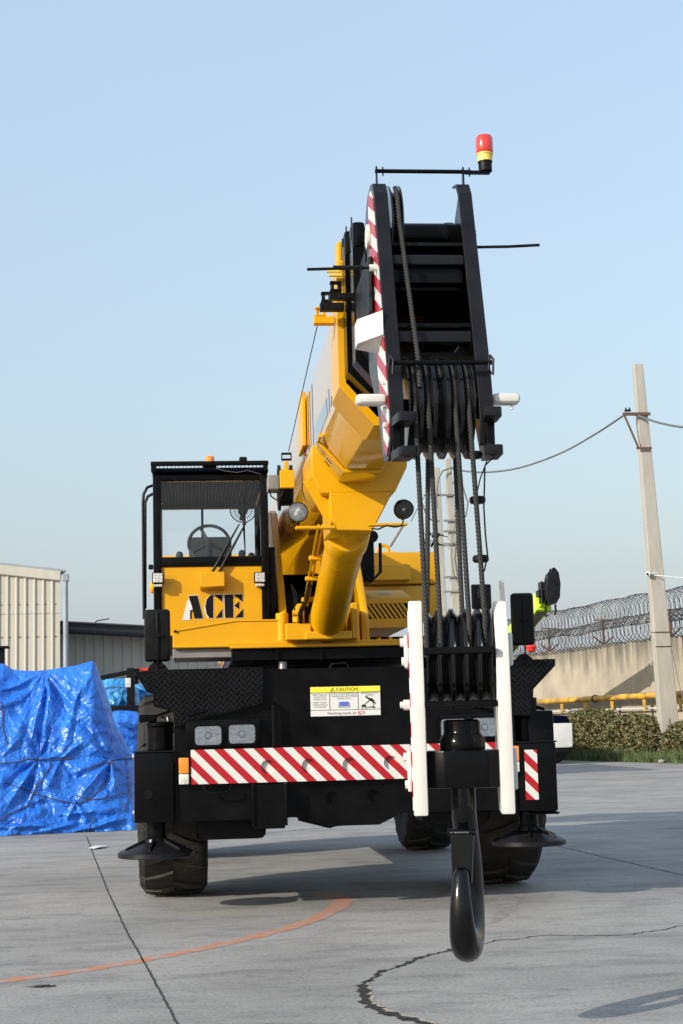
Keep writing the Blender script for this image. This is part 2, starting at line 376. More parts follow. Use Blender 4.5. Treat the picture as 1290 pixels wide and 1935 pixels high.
strip('expansion_joint', densify(gp((395, 1583), (520, 1573), (700, 1555), (860, 1541)), .1, .01), .012, JOINT, .004, .4)
strip('crack', densify(gp((1290, 1750), (1180, 1768), (1030, 1768), (940, 1778), (860, 1794)), .03, .02), .007, CRACK, .004, .9)
cr = densify(gp((860, 1794), (822, 1803), (790, 1811), (760, 1825), (715, 1838), (705, 1850), (682, 1861)), .02, .012)
strip('crack', cr, [.012+.006*math.sin(i*.9) for i in range(len(cr))], CRACK, .006, .8)
cr = densify(gp((682, 1861), (688, 1880), (690, 1893), (715, 1908), (740, 1918), (775, 1927), (815, 1938)), .015, .008)
strip('crack', cr, [.022+.008*math.sin(i*.7) for i in range(len(cr))], CRACK, .006, .6)
strip('spalled_edge', [Vector((p.x+.016, p.y+.022, 0)) for p in cr], .02, SPALL, .004, .3)
cr = densify(gp((60, 1866), (78, 1863), (100, 1865)), .01, .006); strip('pothole', cr, .03, CRACK, .004, .8)
ol = gp((-60, 1866), (0, 1855), (150, 1835), (275, 1814), (400, 1789), (470, 1773), (540, 1755), (600, 1735), (638, 1715), (650, 1703), (630, 1694), (600, 1690))
ol = densify(ol, .05); n = len(ol)
strip('painted_line', ol, [.052+.03*max(0, (i/n-.45))+.05*max(0, i/n-.8) for i in range(n)], ORPAINT, .004, .25)
for a in [((690, 1722), (745, 1716), (800, 1700), (830, 1680), (838, 1660)), ((930, 1745), (955, 1720), (958, 1700), (935, 1680)), ((600, 1796), (640, 1790), (665, 1786)), ((20, 1738), (50, 1733))]:
    pts = densify(gp(*a), .05); k = len(pts); strip('tyre_scuff', pts, [.055*math.sin(math.pi*(i+.5)/k)+.01 for i in range(k)], TYREMARK, .003, .3)
b = MB(); q = gp((166, 1605), (180, 1602), (205, 1600), (192, 1604), (178, 1606))
b.bm.faces.new([b.bm.verts.new((p.x, p.y, .012+.01*(i % 2))) for i, p in enumerate(q)])
tag(b.obj('paper_scrap', PAPER, None, 0), 'flattened scrap of white paper lying on the concrete before the tarpaulin', 'litter')

# ------------------------------------------------------------------ the crane
crane = thing('mobile_crane', (0, 1.45, 0), 'large yellow and black mobile crane with its boom pointing at the viewer', 'crane')
C_ = crane
# carrier front body
bz = lambda px, py: (A(px, py, 0).x, A(px, py, 0).z)
outer = [(-1.07, .575), (-.60, .578), (-.326, .582), (-.15, .522), (.19, .522), (.34, .59), (1.07, .59), (1.07, .80), (1.07, 1.50), (-1.07, 1.50)]
h1 = A(626, 1507, .03); h2 = A(705, 1503, .03)
b = MB(); b.holed(outer, [(h1.x, h1.z, .037), (h2.x, h2.z, .037)], .03, .03)
for (x0, z0), (x1, z1) in zip(outer, outer[1:]+outer[:1]):
    b.quad((x0, .03, z0), (x1, .03, z1), (x1, .26, z1), (x0, .26, z0))
front = b.obj('front_body', BLK, C_)
b = MB(); b.box((-.86, .86), (.262, 5.7), (1.16, 1.47), .01); b.box((-.46, .46), (.262, 5.6), (.62, 1.155), .01)
b.box((-.95, -.5), (.3, .75), (.44, .6), .05, 3); b.box((.5, .95), (.3, .75), (.5, .62), .05, 3)
b.obj('chassis', BLM, C_)
for Y in (1.47, 4.82):
    b = MB(); b.cyl((-.95, Y, .7), (.95, Y, .7), .12, n=20); b.lathe([(.05, -.28), (.2, -.22), (.26, 0), (.2, .22), (.05, .28)], (0, Y, .68), Vector((1, 0, 0)).to_track_quat('Z', 'Y').to_matrix(), 20)
    b.obj('axle', BLM, C_)
# striped bumper bar with dimples
sx0, sx1, sz0, sz1 = -.972, 1.0, .802, 1.012
b = MB(); dim = [(A(x, y, -.02).x, A(x, y, -.02).z, .043) for x, y in [(506, 1449), (583, 1447), (660, 1445), (738, 1441)]]+[(.68, .91, .043)]
b.holed([(sx0, sz0), (sx1, sz0), (sx1, sz1), (sx0, sz1)], dim, -.02, .022)
for p, q in (((sx0, sz0), (sx1, sz0)), ((sx1, sz0), (sx1, sz1)), ((sx1, sz1), (sx0, sz1)), ((sx0, sz1), (sx0, sz0))):
    b.quad((p[0], -.02, p[1]), (q[0], -.02, q[1]), (q[0], .028, q[1]), (p[0], .028, p[1]))
bar = b.obj('bumper_bar', STRIPE_F, C_); bar['label'] = 'red and white striped bumper bar with round dimples'
b = MB(); b.box((-.589, -.40), (-.06, .028), (.522, .79), .006); b.box((-.605, -.585), (-.075, .02), (.54, .795), .006, 2); b.box((-.405, -.385), (-.075, .02), (.54, .795), .006, 2); b.obj('towing_pocket', BLK, C_)
p = [A(383, 1484, -.03), A(388, 1495, -.04), A(398, 1499, -.045), A(422, 1498, -.045), A(433, 1494, -.04), A(437, 1484, -.03)]
MB().tube(p, .008, 8).obj('tie_down_loop', BLK, C_)
MB().tube([A(517, 1330, .01), A(517, 1333, -.02), A(518, 1405, -.025), A(518, 1412, .01)], .017, 10).obj('grab_bar', BLK, C_)
# tread plate fenders
def fender(pts, studs, mirror=False):
    P = [A(x, y, .0) for x, y in pts]
    b = MB(); b.poly([Vector((p.x, -.015, p.z)) for p in P], .04, (0, 1, 0), .002)
    o = b.obj('fender_plate', BLK, C_)
    import mathutils
    poly = [(p.x, p.z) for p in P]
    def inside(x, z):
        c = False
        for (x0, z0), (x1, z1) in zip(poly, poly[1:]+poly[:1]):
            if (z0 > z) != (z1 > z) and x < (x1-x0)*(z-z0)/(z1-z0)+x0: c = not c
        return c
    b = MB(); xs = [q[0] for q in poly]; zs = [q[1] for q in poly]; st = .034; r = 0; z = min(zs)
    while z < max(zs):
        x = min(xs)+(st/2 if r % 2 else 0); k = 0
        while x < max(xs):
            d = .012
            if all(inside(x+dx, z+dz) for dx, dz in ((-d, -d), (d, d), (-d, d), (d, -d))):
                sg = 1 if (r+k) % 2 else -1
                b.box((x-.014, x+.014), (-.0195, -.0145), (z-.0035, z+.0035), 0, rot=Matrix.Rotation(-sg*R_(42), 4, 'Y'))
            x += st; k += 1
        z += st/2*1.1; r += 1
    s_ = b.obj('tread_pattern', GRAPH, o, 0); s_['kind'] = 'stuff'
    return o
fender([(254, 1270), (328, 1265), (497, 1261), (497, 1330), (330, 1374), (328, 1345), (290, 1335), (290, 1312), (277, 1308)], 1)
fender([(870, 1252), (960, 1247), (1048, 1245), (1048, 1258), (1007, 1302), (1005, 1352), (965, 1352), (880, 1330)], 1)
MB().tube([A(357, 1352, -.06), A(392, 1342, -.05)], .009, 8).obj('fender_stay', BLK, C_)
# headlights
def headlight(cx, cy, Y=-.03, hw=.082, hh=.058):
    c = A(cx, cy, Y)
    def rr(a, bb, y, rad=.022, n=5):
        out = []
        for sx, sz, a0 in ((1, 1, 0), (-1, 1, 90), (-1, -1, 180), (1, -1, 270)):
            for i in range(n+1):
                t = R_(a0+90*i/n); out.append(Vector((c.x+sx*(a-rad)+rad*math.cos(t), y, c.z+sz*(bb-rad)+rad*math.sin(t))))
        return out
    b = MB(); b.poly(rr(hw, hh, Y+.012), .03, (0, 1, 0)); lamp = b.obj('headlight', CHROME, C_)
    b = MB()
    for i in range(6): b.box((c.x-hw*.9+i*hw*.36-.0015, c.x-hw*.9+i*hw*.36+.0015), (Y+.0065, Y+.0115), (c.z-hh*.9, c.z+hh*.9), 0)
    b.cyl((c.x, Y+.0115, c.z), (c.x, Y+.004, c.z), .024, .018, 16); b.box((c.x-.02, c.x+.02), (Y+.0065, Y+.0115), (c.z+.03, c.z+.037), 0)
    b.obj('bulb_reflector', CHROME, lamp)
    b = MB(); b.poly(rr(hw*1.0, hh*1.0, Y), .003, (0, 1, 0), .001); b.obj('lens', LENS, lamp)
    b = MB(); o_ = rr(hw+.008, hh+.008, Y+.01); i_ = rr(hw-.001, hh-.001, Y+.01)
    f0 = [b.bm.verts.new(v+Vector((0, -.016, 0))) for v in o_]; f1 = [b.bm.verts.new(v+Vector((0, -.016, 0))) for v in i_]; f2 = [b.bm.verts.new(v+Vector((0, .05, 0))) for v in o_]; f3 = [b.bm.verts.new(v) for v in i_]
    m_ = len(o_)
    for i in range(m_):
        j = (i+1) % m_; b.bm.faces.new((f0[i], f0[j], f1[j], f1[i])); b.bm.faces.new((f2[i], f2[j], f0[j], f0[i])); b.bm.faces.new((f1[i], f1[j], f3[j], f3[i]))
    b.obj('bezel', BLK, lamp)
for hx in ((393, 1390), (457, 1387), (857, 1376), (916, 1374)): headlight(*hx)
def housing(x0, x1):
    p0 = A(x0, 1420, 0); p1 = A(x1, 1358, 0)
    MB().box((p0.x, p1.x), (-.015, .03), (1.02, 1.195), .012, 2).obj('headlight_housing', BLK, C_)
housing(350, 491); housing(832, 945)
# indicators
for cx, cy in ((347, 1457), (971, 1434)):
    c = A(cx, cy, -.02); o = MB().box((c.x-.036, c.x+.036), (-.005, .03), (c.z-.087, c.z+.087), .004).obj('indicator', BLK, C_)
    MB().box((c.x-.031, c.x+.031), (-.035, -.004), (c.z-.015, c.z+.081), .006, 2).obj('amber_lens', ORG, o)
    MB().box((c.x-.031, c.x+.031), (-.035, -.004), (c.z-.081, c.z-.018), .006, 2).obj('clear_lens', CLR, o)
# outriggers
def outrigger(sg):
    xo, xi = sg*1.32, sg*1.078
    b = MB(); b.box((min(xo, xi), max(xo, xi)), (0, .72), (.578, 1.0), .008, 2)
    b.cyl((sg*1.12, -.0, .7), (sg*1.12, -.012, .7), .0, n=3) if False else None
    o = b.obj('outrigger', BLK, C_)
    MB().box((min(xo, xi)-.008, max(xo, xi)+.008), (-.008, .728), (1.002, 1.012), .003).obj('rim_flange', BLM, o)
    cx = sg*1.2
    b = MB(); b.cyl((cx-.035*sg, .2, 1.012), (cx-.035*sg, .2, 1.16), .082, n=28, bev=.006); b.cyl((cx-.035*sg, .2, 1.16), (cx-.035*sg, .2, 1.19), .09, n=28, bev=.006)
    b.box((cx-.09, cx+.02), (.11, .15), (1.19, 1.235), .006) ; b.cyl((cx-.06, .108, 1.213), (cx-.06, .098, 1.213), .014, n=6); b.cyl((cx-.012, .108, 1.213), (cx-.012, .098, 1.213), .014, n=6)
    b.obj('jack_cylinder', BLK, o)
    hs = [Vector((cx-.0+.10, .16, 1.02)), Vector((cx+.10, .16, 1.16)), Vector((cx+.085, .17, 1.215)), Vector((cx+.05, .2, 1.225))]
    MB().tube(hs, .012, 8).obj('hydraulic_hose', BLK, o)
    b = MB(); b.cyl((cx, .36, .47), (cx, .36, .60), .062, n=28); b.cyl((cx, .36, .455), (cx, .36, .475), .068, n=28, bev=.004); b.cyl((cx+.02, .296, .52), (cx+.02, .285, .52), .014, n=12); b.obj('ram', BLK, o)
    b = MB(); b.lathe([(.05, .462), (.07, .458), (.075, .44), (.225, .385), (.238, .375), (.24, .35), (.232, .345), (.1, .36)], (cx, .36, 0), None, 40)
    for k in range(6):
        a = R_(60*k+20); d = Vector((math.cos(a), math.sin(a), 0)); nrm = Vector((-d.y, d.x, 0))*.006; o3 = Vector((cx, .36, 0))
        b.poly([o3+d*.06+Vector((0, 0, .465))-nrm, o3+d*.2+Vector((0, 0, .405))-nrm, o3+d*.2+Vector((0, 0, .38))-nrm, o3+d*.06+Vector((0, 0, .40))-nrm], .012, nrm.normalized())
    b.obj('float_pad', GRAPH, o)
    return o
oL = outrigger(-1); oR = outrigger(1)
MB().cyl((-1.235, -.001, .745), (-1.235, -.006, .745), .028, n=20).obj('bolt_hole', BLM, oL)
b = MB(); b.box((1.165, 1.338), (.10, .70), (.56, 1.205), .02, 2); b.box((1.155, 1.348), (.09, .71), (.55, .565), .004); b.obj('jack_housing', BLK, oR)
MB().cyl((1.22, .3, 1.205), (1.22, .3, 1.29), .055, n=24, bev=.005).obj('jack_cap', BLK, oR)
p0, p1 = A(990, 1417, -.004), A(1018, 1511, -.004)
MB().box((p0.x, p1.x), (-.008, -.002), (p1.z, p0.z), .001).obj('striped_plate', STRIPE_F, oR)
MB().box((1.339, 1.345), (.16, .19), (.93, 1.17), .001).obj('side_reflector', RED, oR); MB().box((1.339, 1.345), (.16, .19), (.76, .925), .001).obj('side_reflector', SIGNW, oR)
for z in (.64, .98): MB().cyl((-1.322, .03, z), (-1.332, .03, z), .012, n=12).obj('bolt', WHT, oL)
# mirrors
def mirror(x0, y0, x1, y1, bx, by):
    Y = .1; p, q = A(x0, y0, Y), A(x1, y1, Y); zt, zb = p.z, q.z; cx = (p.x+q.x)/2; hw = abs(q.x-p.x)/2
    b = MB(); b.box((cx-hw, cx+hw), (Y-.03, Y+.035), (zb, zt), .026, 3); o = b.obj('mirror', BLM, C_)
    MB().box((cx-hw+.01, cx+hw-.01), (Y+.035, Y+.038), (zb+.012, zt-.012), .001).obj('mirror_glass', CHROME, o)
    MB().tube([Vector((cx, Y-.036, zt-.02)), Vector((cx, Y-.042, (zt+zb)/2)), Vector((cx+.004, Y-.036, zb)), Vector((cx+.006, Y+.0, 1.52))], .0055, 8).obj('mirror_stem', BLM, o)
    MB().cyl((cx, Y-.03, (zt+zb)/2), (cx, Y-.052, (zt+zb)/2), .018, n=14).cyl((cx+.025, Y-.03, (zt+zb)/2), (cx+.025, Y-.045, (zt+zb)/2), .01, n=10).obj('clamp', BLM, o)
    b = MB(); b.poly([Vector((cx-.07, Y, 1.50)), Vector((cx+.075, Y, 1.50)), Vector((cx+.05, Y, 1.54)), Vector((cx+.02, Y, 1.565)), Vector((cx-.02, Y, 1.565)), Vector((cx-.05, Y, 1.54))], .02, (0, 1, 0), .003); b.box((cx-.09, cx+.1), (Y-.05, Y+.1), (1.5, 1.508), .002)
    b.obj('mirror_bracket', BLM, o)
mirror(272, 1152, 322, 1250, 0, 0); mirror(964, 1121, 1010, 1219, 0, 0)
# wheels
def wheel_meshes():
    R, W2 = .70, .23; q = Vector((1, 0, 0)).to_track_quat('Z', 'Y').to_matrix()
    prof = [(.36, -.15), (.42, -.2), (.55, -.235), (.645, -.225), (.672, -.19), (.68, -.1), (.682, 0), (.68, .1), (.672, .19), (.645, .225), (.55, .235), (.42, .2), (.36, .15)]
    b = MB(); b.lathe(prof, (0, 0, 0), q, 64, cap=False)
    nl = 20
    for s_ in (-1, 1):
        for k in range(nl):
            a0 = 2*math.pi*(k+(.5 if s_ > 0 else 0))/nl
            ring = []
            for u, da, wd, rr in ((.0, .17, .05, .70), (.09, .10, .055, .70), (.19, .04, .06, .69), (.232, .02, .055, .635)):
                for dw, top in ((-wd, 0), (-wd*.8, 1), (wd*.8, 1), (wd, 0)):
                    a = a0+da+dw; r = rr if top else rr-.035
                    ring.append(b.bm.verts.new((s_*u, r*math.sin(a), r*math.cos(a))))
            for i in range(3):
                for j in range(3):
                    b.bm.faces.new((ring[i*4+j], ring[i*4+j+1], ring[i*4+j+5], ring[i*4+j+4]))
            b.bm.faces.new(ring[:4]); b.bm.faces.new(ring[-4:])
    bmesh.ops.recalc_face_normals(b.bm, faces=b.bm.faces); ty = bpy.data.meshes.new('tyre'); b.bm.to_mesh(ty); b.bm.free()
    b = MB(); b.lathe([(.37, -.17), (.36, -.14), (.33, -.12), (.3, -.02), (.16, .02), (.14, .08), (.05, .09)], (0, 0, 0), q, 40, cap=False)
    b.lathe([(.37, .17), (.36, .14), (.33, .12), (.2, .1), (.05, .1)], (0, 0, 0), q, 40, cap=False)
    for k in range(10):
        a = 2*math.pi*k/10; b.cyl((.03, .22*math.cos(a), .22*math.sin(a)), (-.04, .22*math.cos(a), .22*math.sin(a)), .014, n=6)
    rm = bpy.data.meshes.new('rim'); b.bm.to_mesh(rm); b.bm.free(); return ty, rm
TY, RM = wheel_meshes()
for x, y, rz in ((-1.10, 1.47, 0), (1.19, 1.50, R_(2)), (-1.10, 4.85, 0), (1.17, 4.85, 0)):
    t = link('wheel', RM if RM.users == 0 else RM, YEL, C_, 35, (x, y, .70)); t.rotation_euler = (0.2*x, 0, rz)
    s_ = link('tyre', TY, RUB, t, 30); s_.location = (0, 0, 0)
# caution sign
def F(px, py, Y=-.0): p = A(px, py, Y); return p.x, p.z
sy = .022
b = MB(); b.box((-.222, .218), (sy, sy+.005), (1.198, 1.381), .001); sign = b.obj('caution_sign', SIGNW, C_); sign['label'] = 'white and yellow caution sign on the black front'
MB().box((-.2215, .2175), (sy-.0012, sy-.0002), (1.346, 1.3805), 0).obj('header_band', SIGNY, sign, 0)
for x0, x1, z0, z1 in ((-.222, .218, 1.3425, 1.346), (-.222, .218, 1.2345, 1.237), (-.1035, -.1005, 1.237, 1.3425), (.0755, .0785, 1.237, 1.3425)):
    MB().box((x0, x1), (sy-.0012, sy-.0002), (z0, z1), 0).obj('rule_line', TEXTK, sign, 0)
ty_ = sy-.0022
text('lettering', 'CAUTION', .029, .009, 1.3535, ty_, TEXTK, sign, 'CENTER', fit=.138)
b = MB()
for a, bb in (((-.096, 1.351), (-.083, 1.374)), ((-.083, 1.374), (-.070, 1.351)), ((-.070, 1.351), (-.096, 1.351)), ((-.083, 1.357), (-.083, 1.367))):
    b.tube([Vector((a[0], ty_, a[1])), Vector((bb[0], ty_, bb[1]))], .0011, 4)
b.obj('warning_triangle', TEXTK, sign, 0)
for body, x, z, ft in (('KEEP PERSON', -.163, 1.328, .09), ('AWAY FROM', -.163, 1.314, .075), ('CRANE LOAD', -.163, 1.300, .08), ('KEEP CLEAR', -.163, 1.280, .08), ('SWING RADIUS', -.163, 1.266, .093), ('OF CRANES', -.163, 1.252, .072), ('CRANE TO BE OPERATED BY', -.012, 1.331, .168), ('TRAINED AND AUTHORISED', -.012, 1.317, .164), ('PERSON ONLY', -.012, 1.303, .085), ('ELECTROCUTION', .148, 1.333, .104), ('HAZARD', .148, 1.321, .05)):
    text('lettering', body, .0125, x, z, ty_, TEXTG, sign, 'CENTER', fit=ft)
text('lettering', 'Nothing beats an', .0235, -.118, 1.2085, ty_, TEXTG, sign, 'LEFT', fit=.178)
text('lettering', 'ACE', .027, .072, 1.2085, ty_, TEXTR, sign, 'LEFT', fit=.044)
MB().tube([Vector((.078, ty_, 1.203)), Vector((.095, ty_, 1.2065))], .0012, 4).obj('underline', TEXTR, sign, 0)
b = MB()
b.box((-.040, -.0135), (ty_, ty_+.001), (1.2585, 1.286), 0); b.box((-.0115, .015), (ty_, ty_+.001), (1.2585, 1.286), 0); b.obj('manual_symbol', TEXTB, sign, 0)
b = MB(); b.tube([Vector((-.046, ty_, 1.28)), Vector((-.046, ty_, 1.251)), Vector((-.013, ty_, 1.253)), Vector((.021, ty_, 1.251)), Vector((.021, ty_, 1.28))], .0013, 4); b.obj('manual_outline', TEXTG, sign, 0)
b = MB()
def flat(b, pts): b.bm.faces.new([b.bm.verts.new((x, ty_, z)) for x, z in pts])
flat(b, [(.099, 1.252), (.099, 1.262), (.112, 1.267), (.124, 1.262), (.128, 1.252)]); flat(b, [(.112, 1.26), (.118, 1.268), (.158, 1.303), (.161, 1.298)])
flat(b, [(.148, 1.300), (.163, 1.306), (.178, 1.289), (.165, 1.281)]); flat(b, [(.12, 1.314), (.128, 1.319), (.16, 1.299), (.155, 1.295)]); flat(b, [(.172, 1.283), (.186, 1.272), (.183, 1.268), (.168, 1.279)])
for k in range(3): b.tube([Vector((.122+.008*k, ty_, 1.313-.004*k)), Vector((.186, ty_, 1.268+.006*k))], .0012, 4)
for cx in (.103, .124, .176): b.tube([Vector((cx+.006*math.cos(t*.7), ty_, 1.248+.006*math.sin(t*.7))) for t in range(9)], .0012, 4)
b.tube([Vector((.17, ty_, 1.28)), Vector((.172, ty_, 1.255)), Vector((.13, ty_, 1.247)), Vector((.182, ty_, 1.247))], .0012, 4)
b.obj('crane_pictogram', TEXTK, sign, 0)

# ------------------------------------------------------------------ slewing deck
b = MB(); b.cyl((0, 2.6, 1.47), (0, 2.6, 1.6), .80, n=64); b.obj('slew_ring', BLM, C_)
for k in range(48):
    a = 2*math.pi*k/48
    if math.sin(a) > .35: continue
    if k == 24 or 'ringbolt' not in globals():
        bb = MB(); bb.cyl((0, 0, 0), (0, 0, .055), .014, n=6); bb.cyl((0, 0, .0), (0, 0, .02), .022, n=10); ringbolt = bpy.data.meshes.new('ring_bolt'); bb.bm.to_mesh(ringbolt); bb.bm.free()
    link('ring_bolt', ringbolt, GRAPH, C_, 30, (.86*math.cos(a), 2.6+.86*math.sin(a), 1.49))
b = MB(); b.cyl((0, 2.6, 1.475), (0, 2.6, 1.492), .92, n=64); b.obj('ring_flange', BLM, C_)
b = MB(); b.box((-.68, .72), (1.3, 4.8), (1.605, 1.692), .008); b.box((-.36, -.345), (1.28, 1.3), (1.6, 1.7), .003); b.box((-.05, -.035), (1.28, 1.3), (1.6, 1.7), .003); b.obj('slew_platform', BLK, C_)
b = MB(); b.box((-.69, .73), (1.26, 4.8), (1.695, 1.722), .005); b.box((-.70, .73), (1.30, 4.7), (1.724, 1.742), .004)
deck = b.obj('deck_plate', YEL, C_)
nb = MB(); nb.cyl((0, 0, 0), (0, 0, .016), .014, n=6); nbm = bpy.data.meshes.new('deck_bolt'); nb.bm.to_mesh(nbm); nb.bm.free()
for i, x in enumerate([-.60, -.53, -.46, -.40, -.16, -.06, .06, .16, .30, .38, .46, .54, .62]): link('deck_bolt', nbm, YEL, deck, 30, (x, 1.36+.03*(i % 2), 1.742))
MB().cyl((-.315, 1.36, 1.742), (-.315, 1.36, 1.945), .045, n=24, bev=.004).obj('deck_post', YEL, C_)
MB().cyl((-.315, 1.36, 1.50), (-.315, 1.36, 1.60), .03, n=20).obj('lock_pin', STEEL, C_)
MB().tube([Vector((-.26, 1.3, 1.75)), Vector((-.18, 1.27, 1.765)), Vector((-.1, 1.27, 1.75)), Vector((-.02, 1.29, 1.745)), Vector((-.02, 1.275, 1.69))], .004, 6).obj('hose', BLM, C_)
MB().tube([Vector((.0, 1.2, 1.53)), Vector((.02, 1.2, 1.57)), Vector((.12, 1.2, 1.575)), Vector((.15, 1.2, 1.53))], .007, 6).obj('hose', BLM, C_)
# turret side frames carrying the boom foot
for X0, X1 in ((-.325, -.270), (.270, .325)):
    pts = [(1.5, 1.745), (5.1, 1.745), (5.1, 2.9), (4.4, 2.95), (2.7, 2.87), (2.5, 2.82), (1.5, 1.93)]
    MB().poly([Vector((X0, y, z)) for y, z in pts], X1-X0, (1, 0, 0), .006).obj('turret_frame', YEL, C_)
q0, q1 = AX(513, 968, -.33), AX(541, 1163, -.33)
# lift cylinder
cb, ct = Vector((.0, 1.35, 1.85)), Vector((-.005, -.55, 2.33)); ax_ = (ct-cb).normalized(); qq = ax_.to_track_quat('Z', 'Y').to_matrix(); LL = (ct-cb).length
b = MB(); b.lathe([(.06, -.1), (.11, -.08), (.135, -.02), (.135, .1), (.128, .12), (.124, LL*.5), (.122, LL-.42), (.122, LL-.30)], cb, qq, 48); 
lift = b.obj('lift_cylinder', YEL, C_)
b = MB(); b.lathe([(.134, LL-.30), (.136, LL-.29), (.136, LL-.13), (.128, LL-.11), (.085, LL-.10), (.08, LL+.02)], cb, qq, 48); b.obj('gland', YEL, lift)
b = MB(); b.lathe([(.121, LL*.75), (.1235, LL*.75+.004), (.1235, LL*.75+.01), (.121, LL*.75+.014)], cb, qq, 48, False); b.obj('seam', YEL, lift)
b = MB(); b.box((-.22, -.165), (1.2, 1.6), (1.742, 2.0), .01); b.box((.165, .22), (1.2, 1.6), (1.742, 2.0), .01); b.box((-.165, .165), (1.16, 1.55), (1.742, 1.80), .008); b.obj('cylinder_mount', YEL, C_)
# pipes along the cylinder
b = MB()
for off in (-.175, -.15):
    P = [cb+ax_*(LL*t)+Vector((off, -.02, .07)) for t in (.12, .35, .6, .9)]; b.tube(P, .007, 8)
b.obj('hydraulic_pipe', YEL, C_)
for t in (.2, .42, .62):
    c = cb+ax_*(LL*t)+Vector((-.155, -.02, .06)); MB().box((c.x-.045, c.x+.05), (c.y-.03, c.y+.03), (c.z-.014, c.z+.014), .004).obj('pipe_clamp', YEL, C_)
MB().tube([Vector((-.19, 1.25, 1.83)), Vector((-.2, 1.1, 1.93)), Vector((-.17, .95, 2.0)), Vector((-.17, .6, 2.07))], .017, 10).obj('hydraulic_hose', BLM, C_)
MB().tube([Vector((-.21, 1.3, 1.84)), Vector((-.215, 1.35, 1.95)), Vector((-.21, 1.5, 2.1)), Vector((-.2, 2.0, 2.2))], .014, 10).obj('hydraulic_hose', BLM, C_)
b = MB(); b.box((-.3, -.12), (1.18, 1.3), (1.742, 1.86), .006); b.cyl((-.22, 1.2, 1.87), (-.22, 1.2, 1.93), .03, n=16); b.cyl((-.18, 1.18, 1.93), (-.25, 1.18, 1.93), .022, n=12); b.obj('valve_block', YEL, C_)
# black machinery between the frames, engine cover and counterweight
b = MB(); b.box((-.25, .25), (2.4, 4.2), (1.75, 2.2), .03); b.cyl((-.25, 3.4, 2.2), (.25, 3.4, 2.2), .22, n=32); b.obj('winch', BLM, C_)
b = MB(); p = A(668, 1100, 3.0); q = A(706, 1006, 3.0); b.box((p.x, q.x-.01), (2.9, 3.3), (p.z, q.z), .03, 2); b.cyl((q.x-.03, 2.9, q.z-.05), (q.x-.03, 2.86, q.z-.05), .05, n=16); b.cyl((p.x+.06, 2.9, p.z+.15), (p.x+.06, 2.84, p.z+.15), .07, n=20); b.obj('hydraulic_motor', BLM, C_)
MB().tube([Vector((p.x+.03, 2.85, p.z+.1)), Vector((p.x+.12, 2.78, p.z-.02)), Vector((p.x+.2, 2.8, p.z+.06)), Vector((p.x+.21, 2.85, p.z+.3))], .014, 8).obj('hydraulic_hose', BLM, C_)
QX0 = Vector((1, 0, 0)).to_track_quat('Z', 'Y').to_matrix()
# engine cover with louvres
ex0, ex1, ey, ez0, ez1 = .44, .855, 3.0, 1.93, 2.285
b = MB()
b.poly([Vector((ex0, y, z)) for y, z in ((ey+.03, ez0+.02), (ey+.03, ez0+.23), (ey+.05, ez0+.255), (ey+.55, ez1), (4.8, ez1), (4.8, ez0+.02))], ex1-ex0, (1, 0, 0), .006)
eng = b.obj('engine_cover', YELM, C_)
b = MB(); b.box((ex0+.03, ex1-.03), (ey+.022, ey+.029), (ez0+.05, ez0+.215), 0); b.obj('vent_backing', BLM, eng, 0)
fz0, fz1 = ez0, ez0+.245
b = MB(); b.box((ex0, ex1), (ey, ey+.02), (fz1-.045, fz1), .003); b.box((ex0, ex1), (ey, ey+.02), (fz0, fz0+.075), .003); b.box((ex0, ex0+.03), (ey, ey+.02), (fz0+.075, fz1-.045), .002); b.box((ex1-.03, ex1), (ey, ey+.02), (fz0+.075, fz1-.045), .002); b.obj('vent_frame', YEL, eng)
nsl = 9; sl = MB(); hz = fz1-.045-(fz0+.075); sl.poly([Vector((-.012, 0, 0)), Vector((.012, 0, 0)), Vector((.012-.085, 0, hz)), Vector((-.012-.085, 0, hz))], .016, (0, 1, 0), .001)
slm = bpy.data.meshes.new('slat'); sl.bm.to_mesh(slm); sl.bm.free()
for k in range(nsl): link('slat', slm, YEL, eng, 30, (ex0+.075+k*(ex1-ex0-.06)/nsl+.02, ey+.002, fz0+.075))
MB().box((ex0+.16, ex0+.27), (ey+.24, ey+.26), (ez0+.305, ez0+.322), .002).obj('data_plate', SILV, eng)
b = MB(); b.box((ex0+.02, ex1+.2), (3.05, 3.2), (1.80, 1.86), .005); b.obj('cover_rail', BLM, C_)
cl_ = A(293, 1100, 5.35).x
cw = MB(); cw.box((cl_, 1.47), (5.35, 5.95), (2.50, 2.815), .02, 2); cw.box((cl_, 1.47), (5.37, 5.95), (2.15, 2.485), .015, 2); cw.box((cl_+.06, 1.4), (5.45, 5.9), (2.48, 2.505), 0)
cwt = cw.obj('counterweight', YEL, C_)
p = A(283, 1110, 5.6); MB().lathe([(.02, 0), (.05, .004), (.062, .02), (.062, .1)], (p.x, 5.6, p.z), QX0, 24).obj('lifting_trunnion', YEL, cwt)
cw = MB(); p, q = A(700, 1097, 5.2), A(775, 1065, 5.2); cw.box((p.x, q.x), (5.2, 5.36), (p.z, q.z), .008); cw.obj('counterweight_box', YEL, cwt)
p = A(724, 1040, 5.5); b = MB(); b.tube([p+Vector((.05*math.cos(t*math.pi/10), 0, .05*math.sin(t*math.pi/10)))+Vector((0, 0, .0)) for t in range(20)], .02, 8, closed=True); b.box((p.x-.07, p.x+.12), (5.47, 5.53), (2.8, 2.835), .006); b.obj('lifting_eye', YEL, cwt)
MB().tube([A(737, 1033, 5.5), A(748, 1015, 5.45), A(763, 990, 5.4)], .013, 8).obj('tie_rod', GREYP, C_)

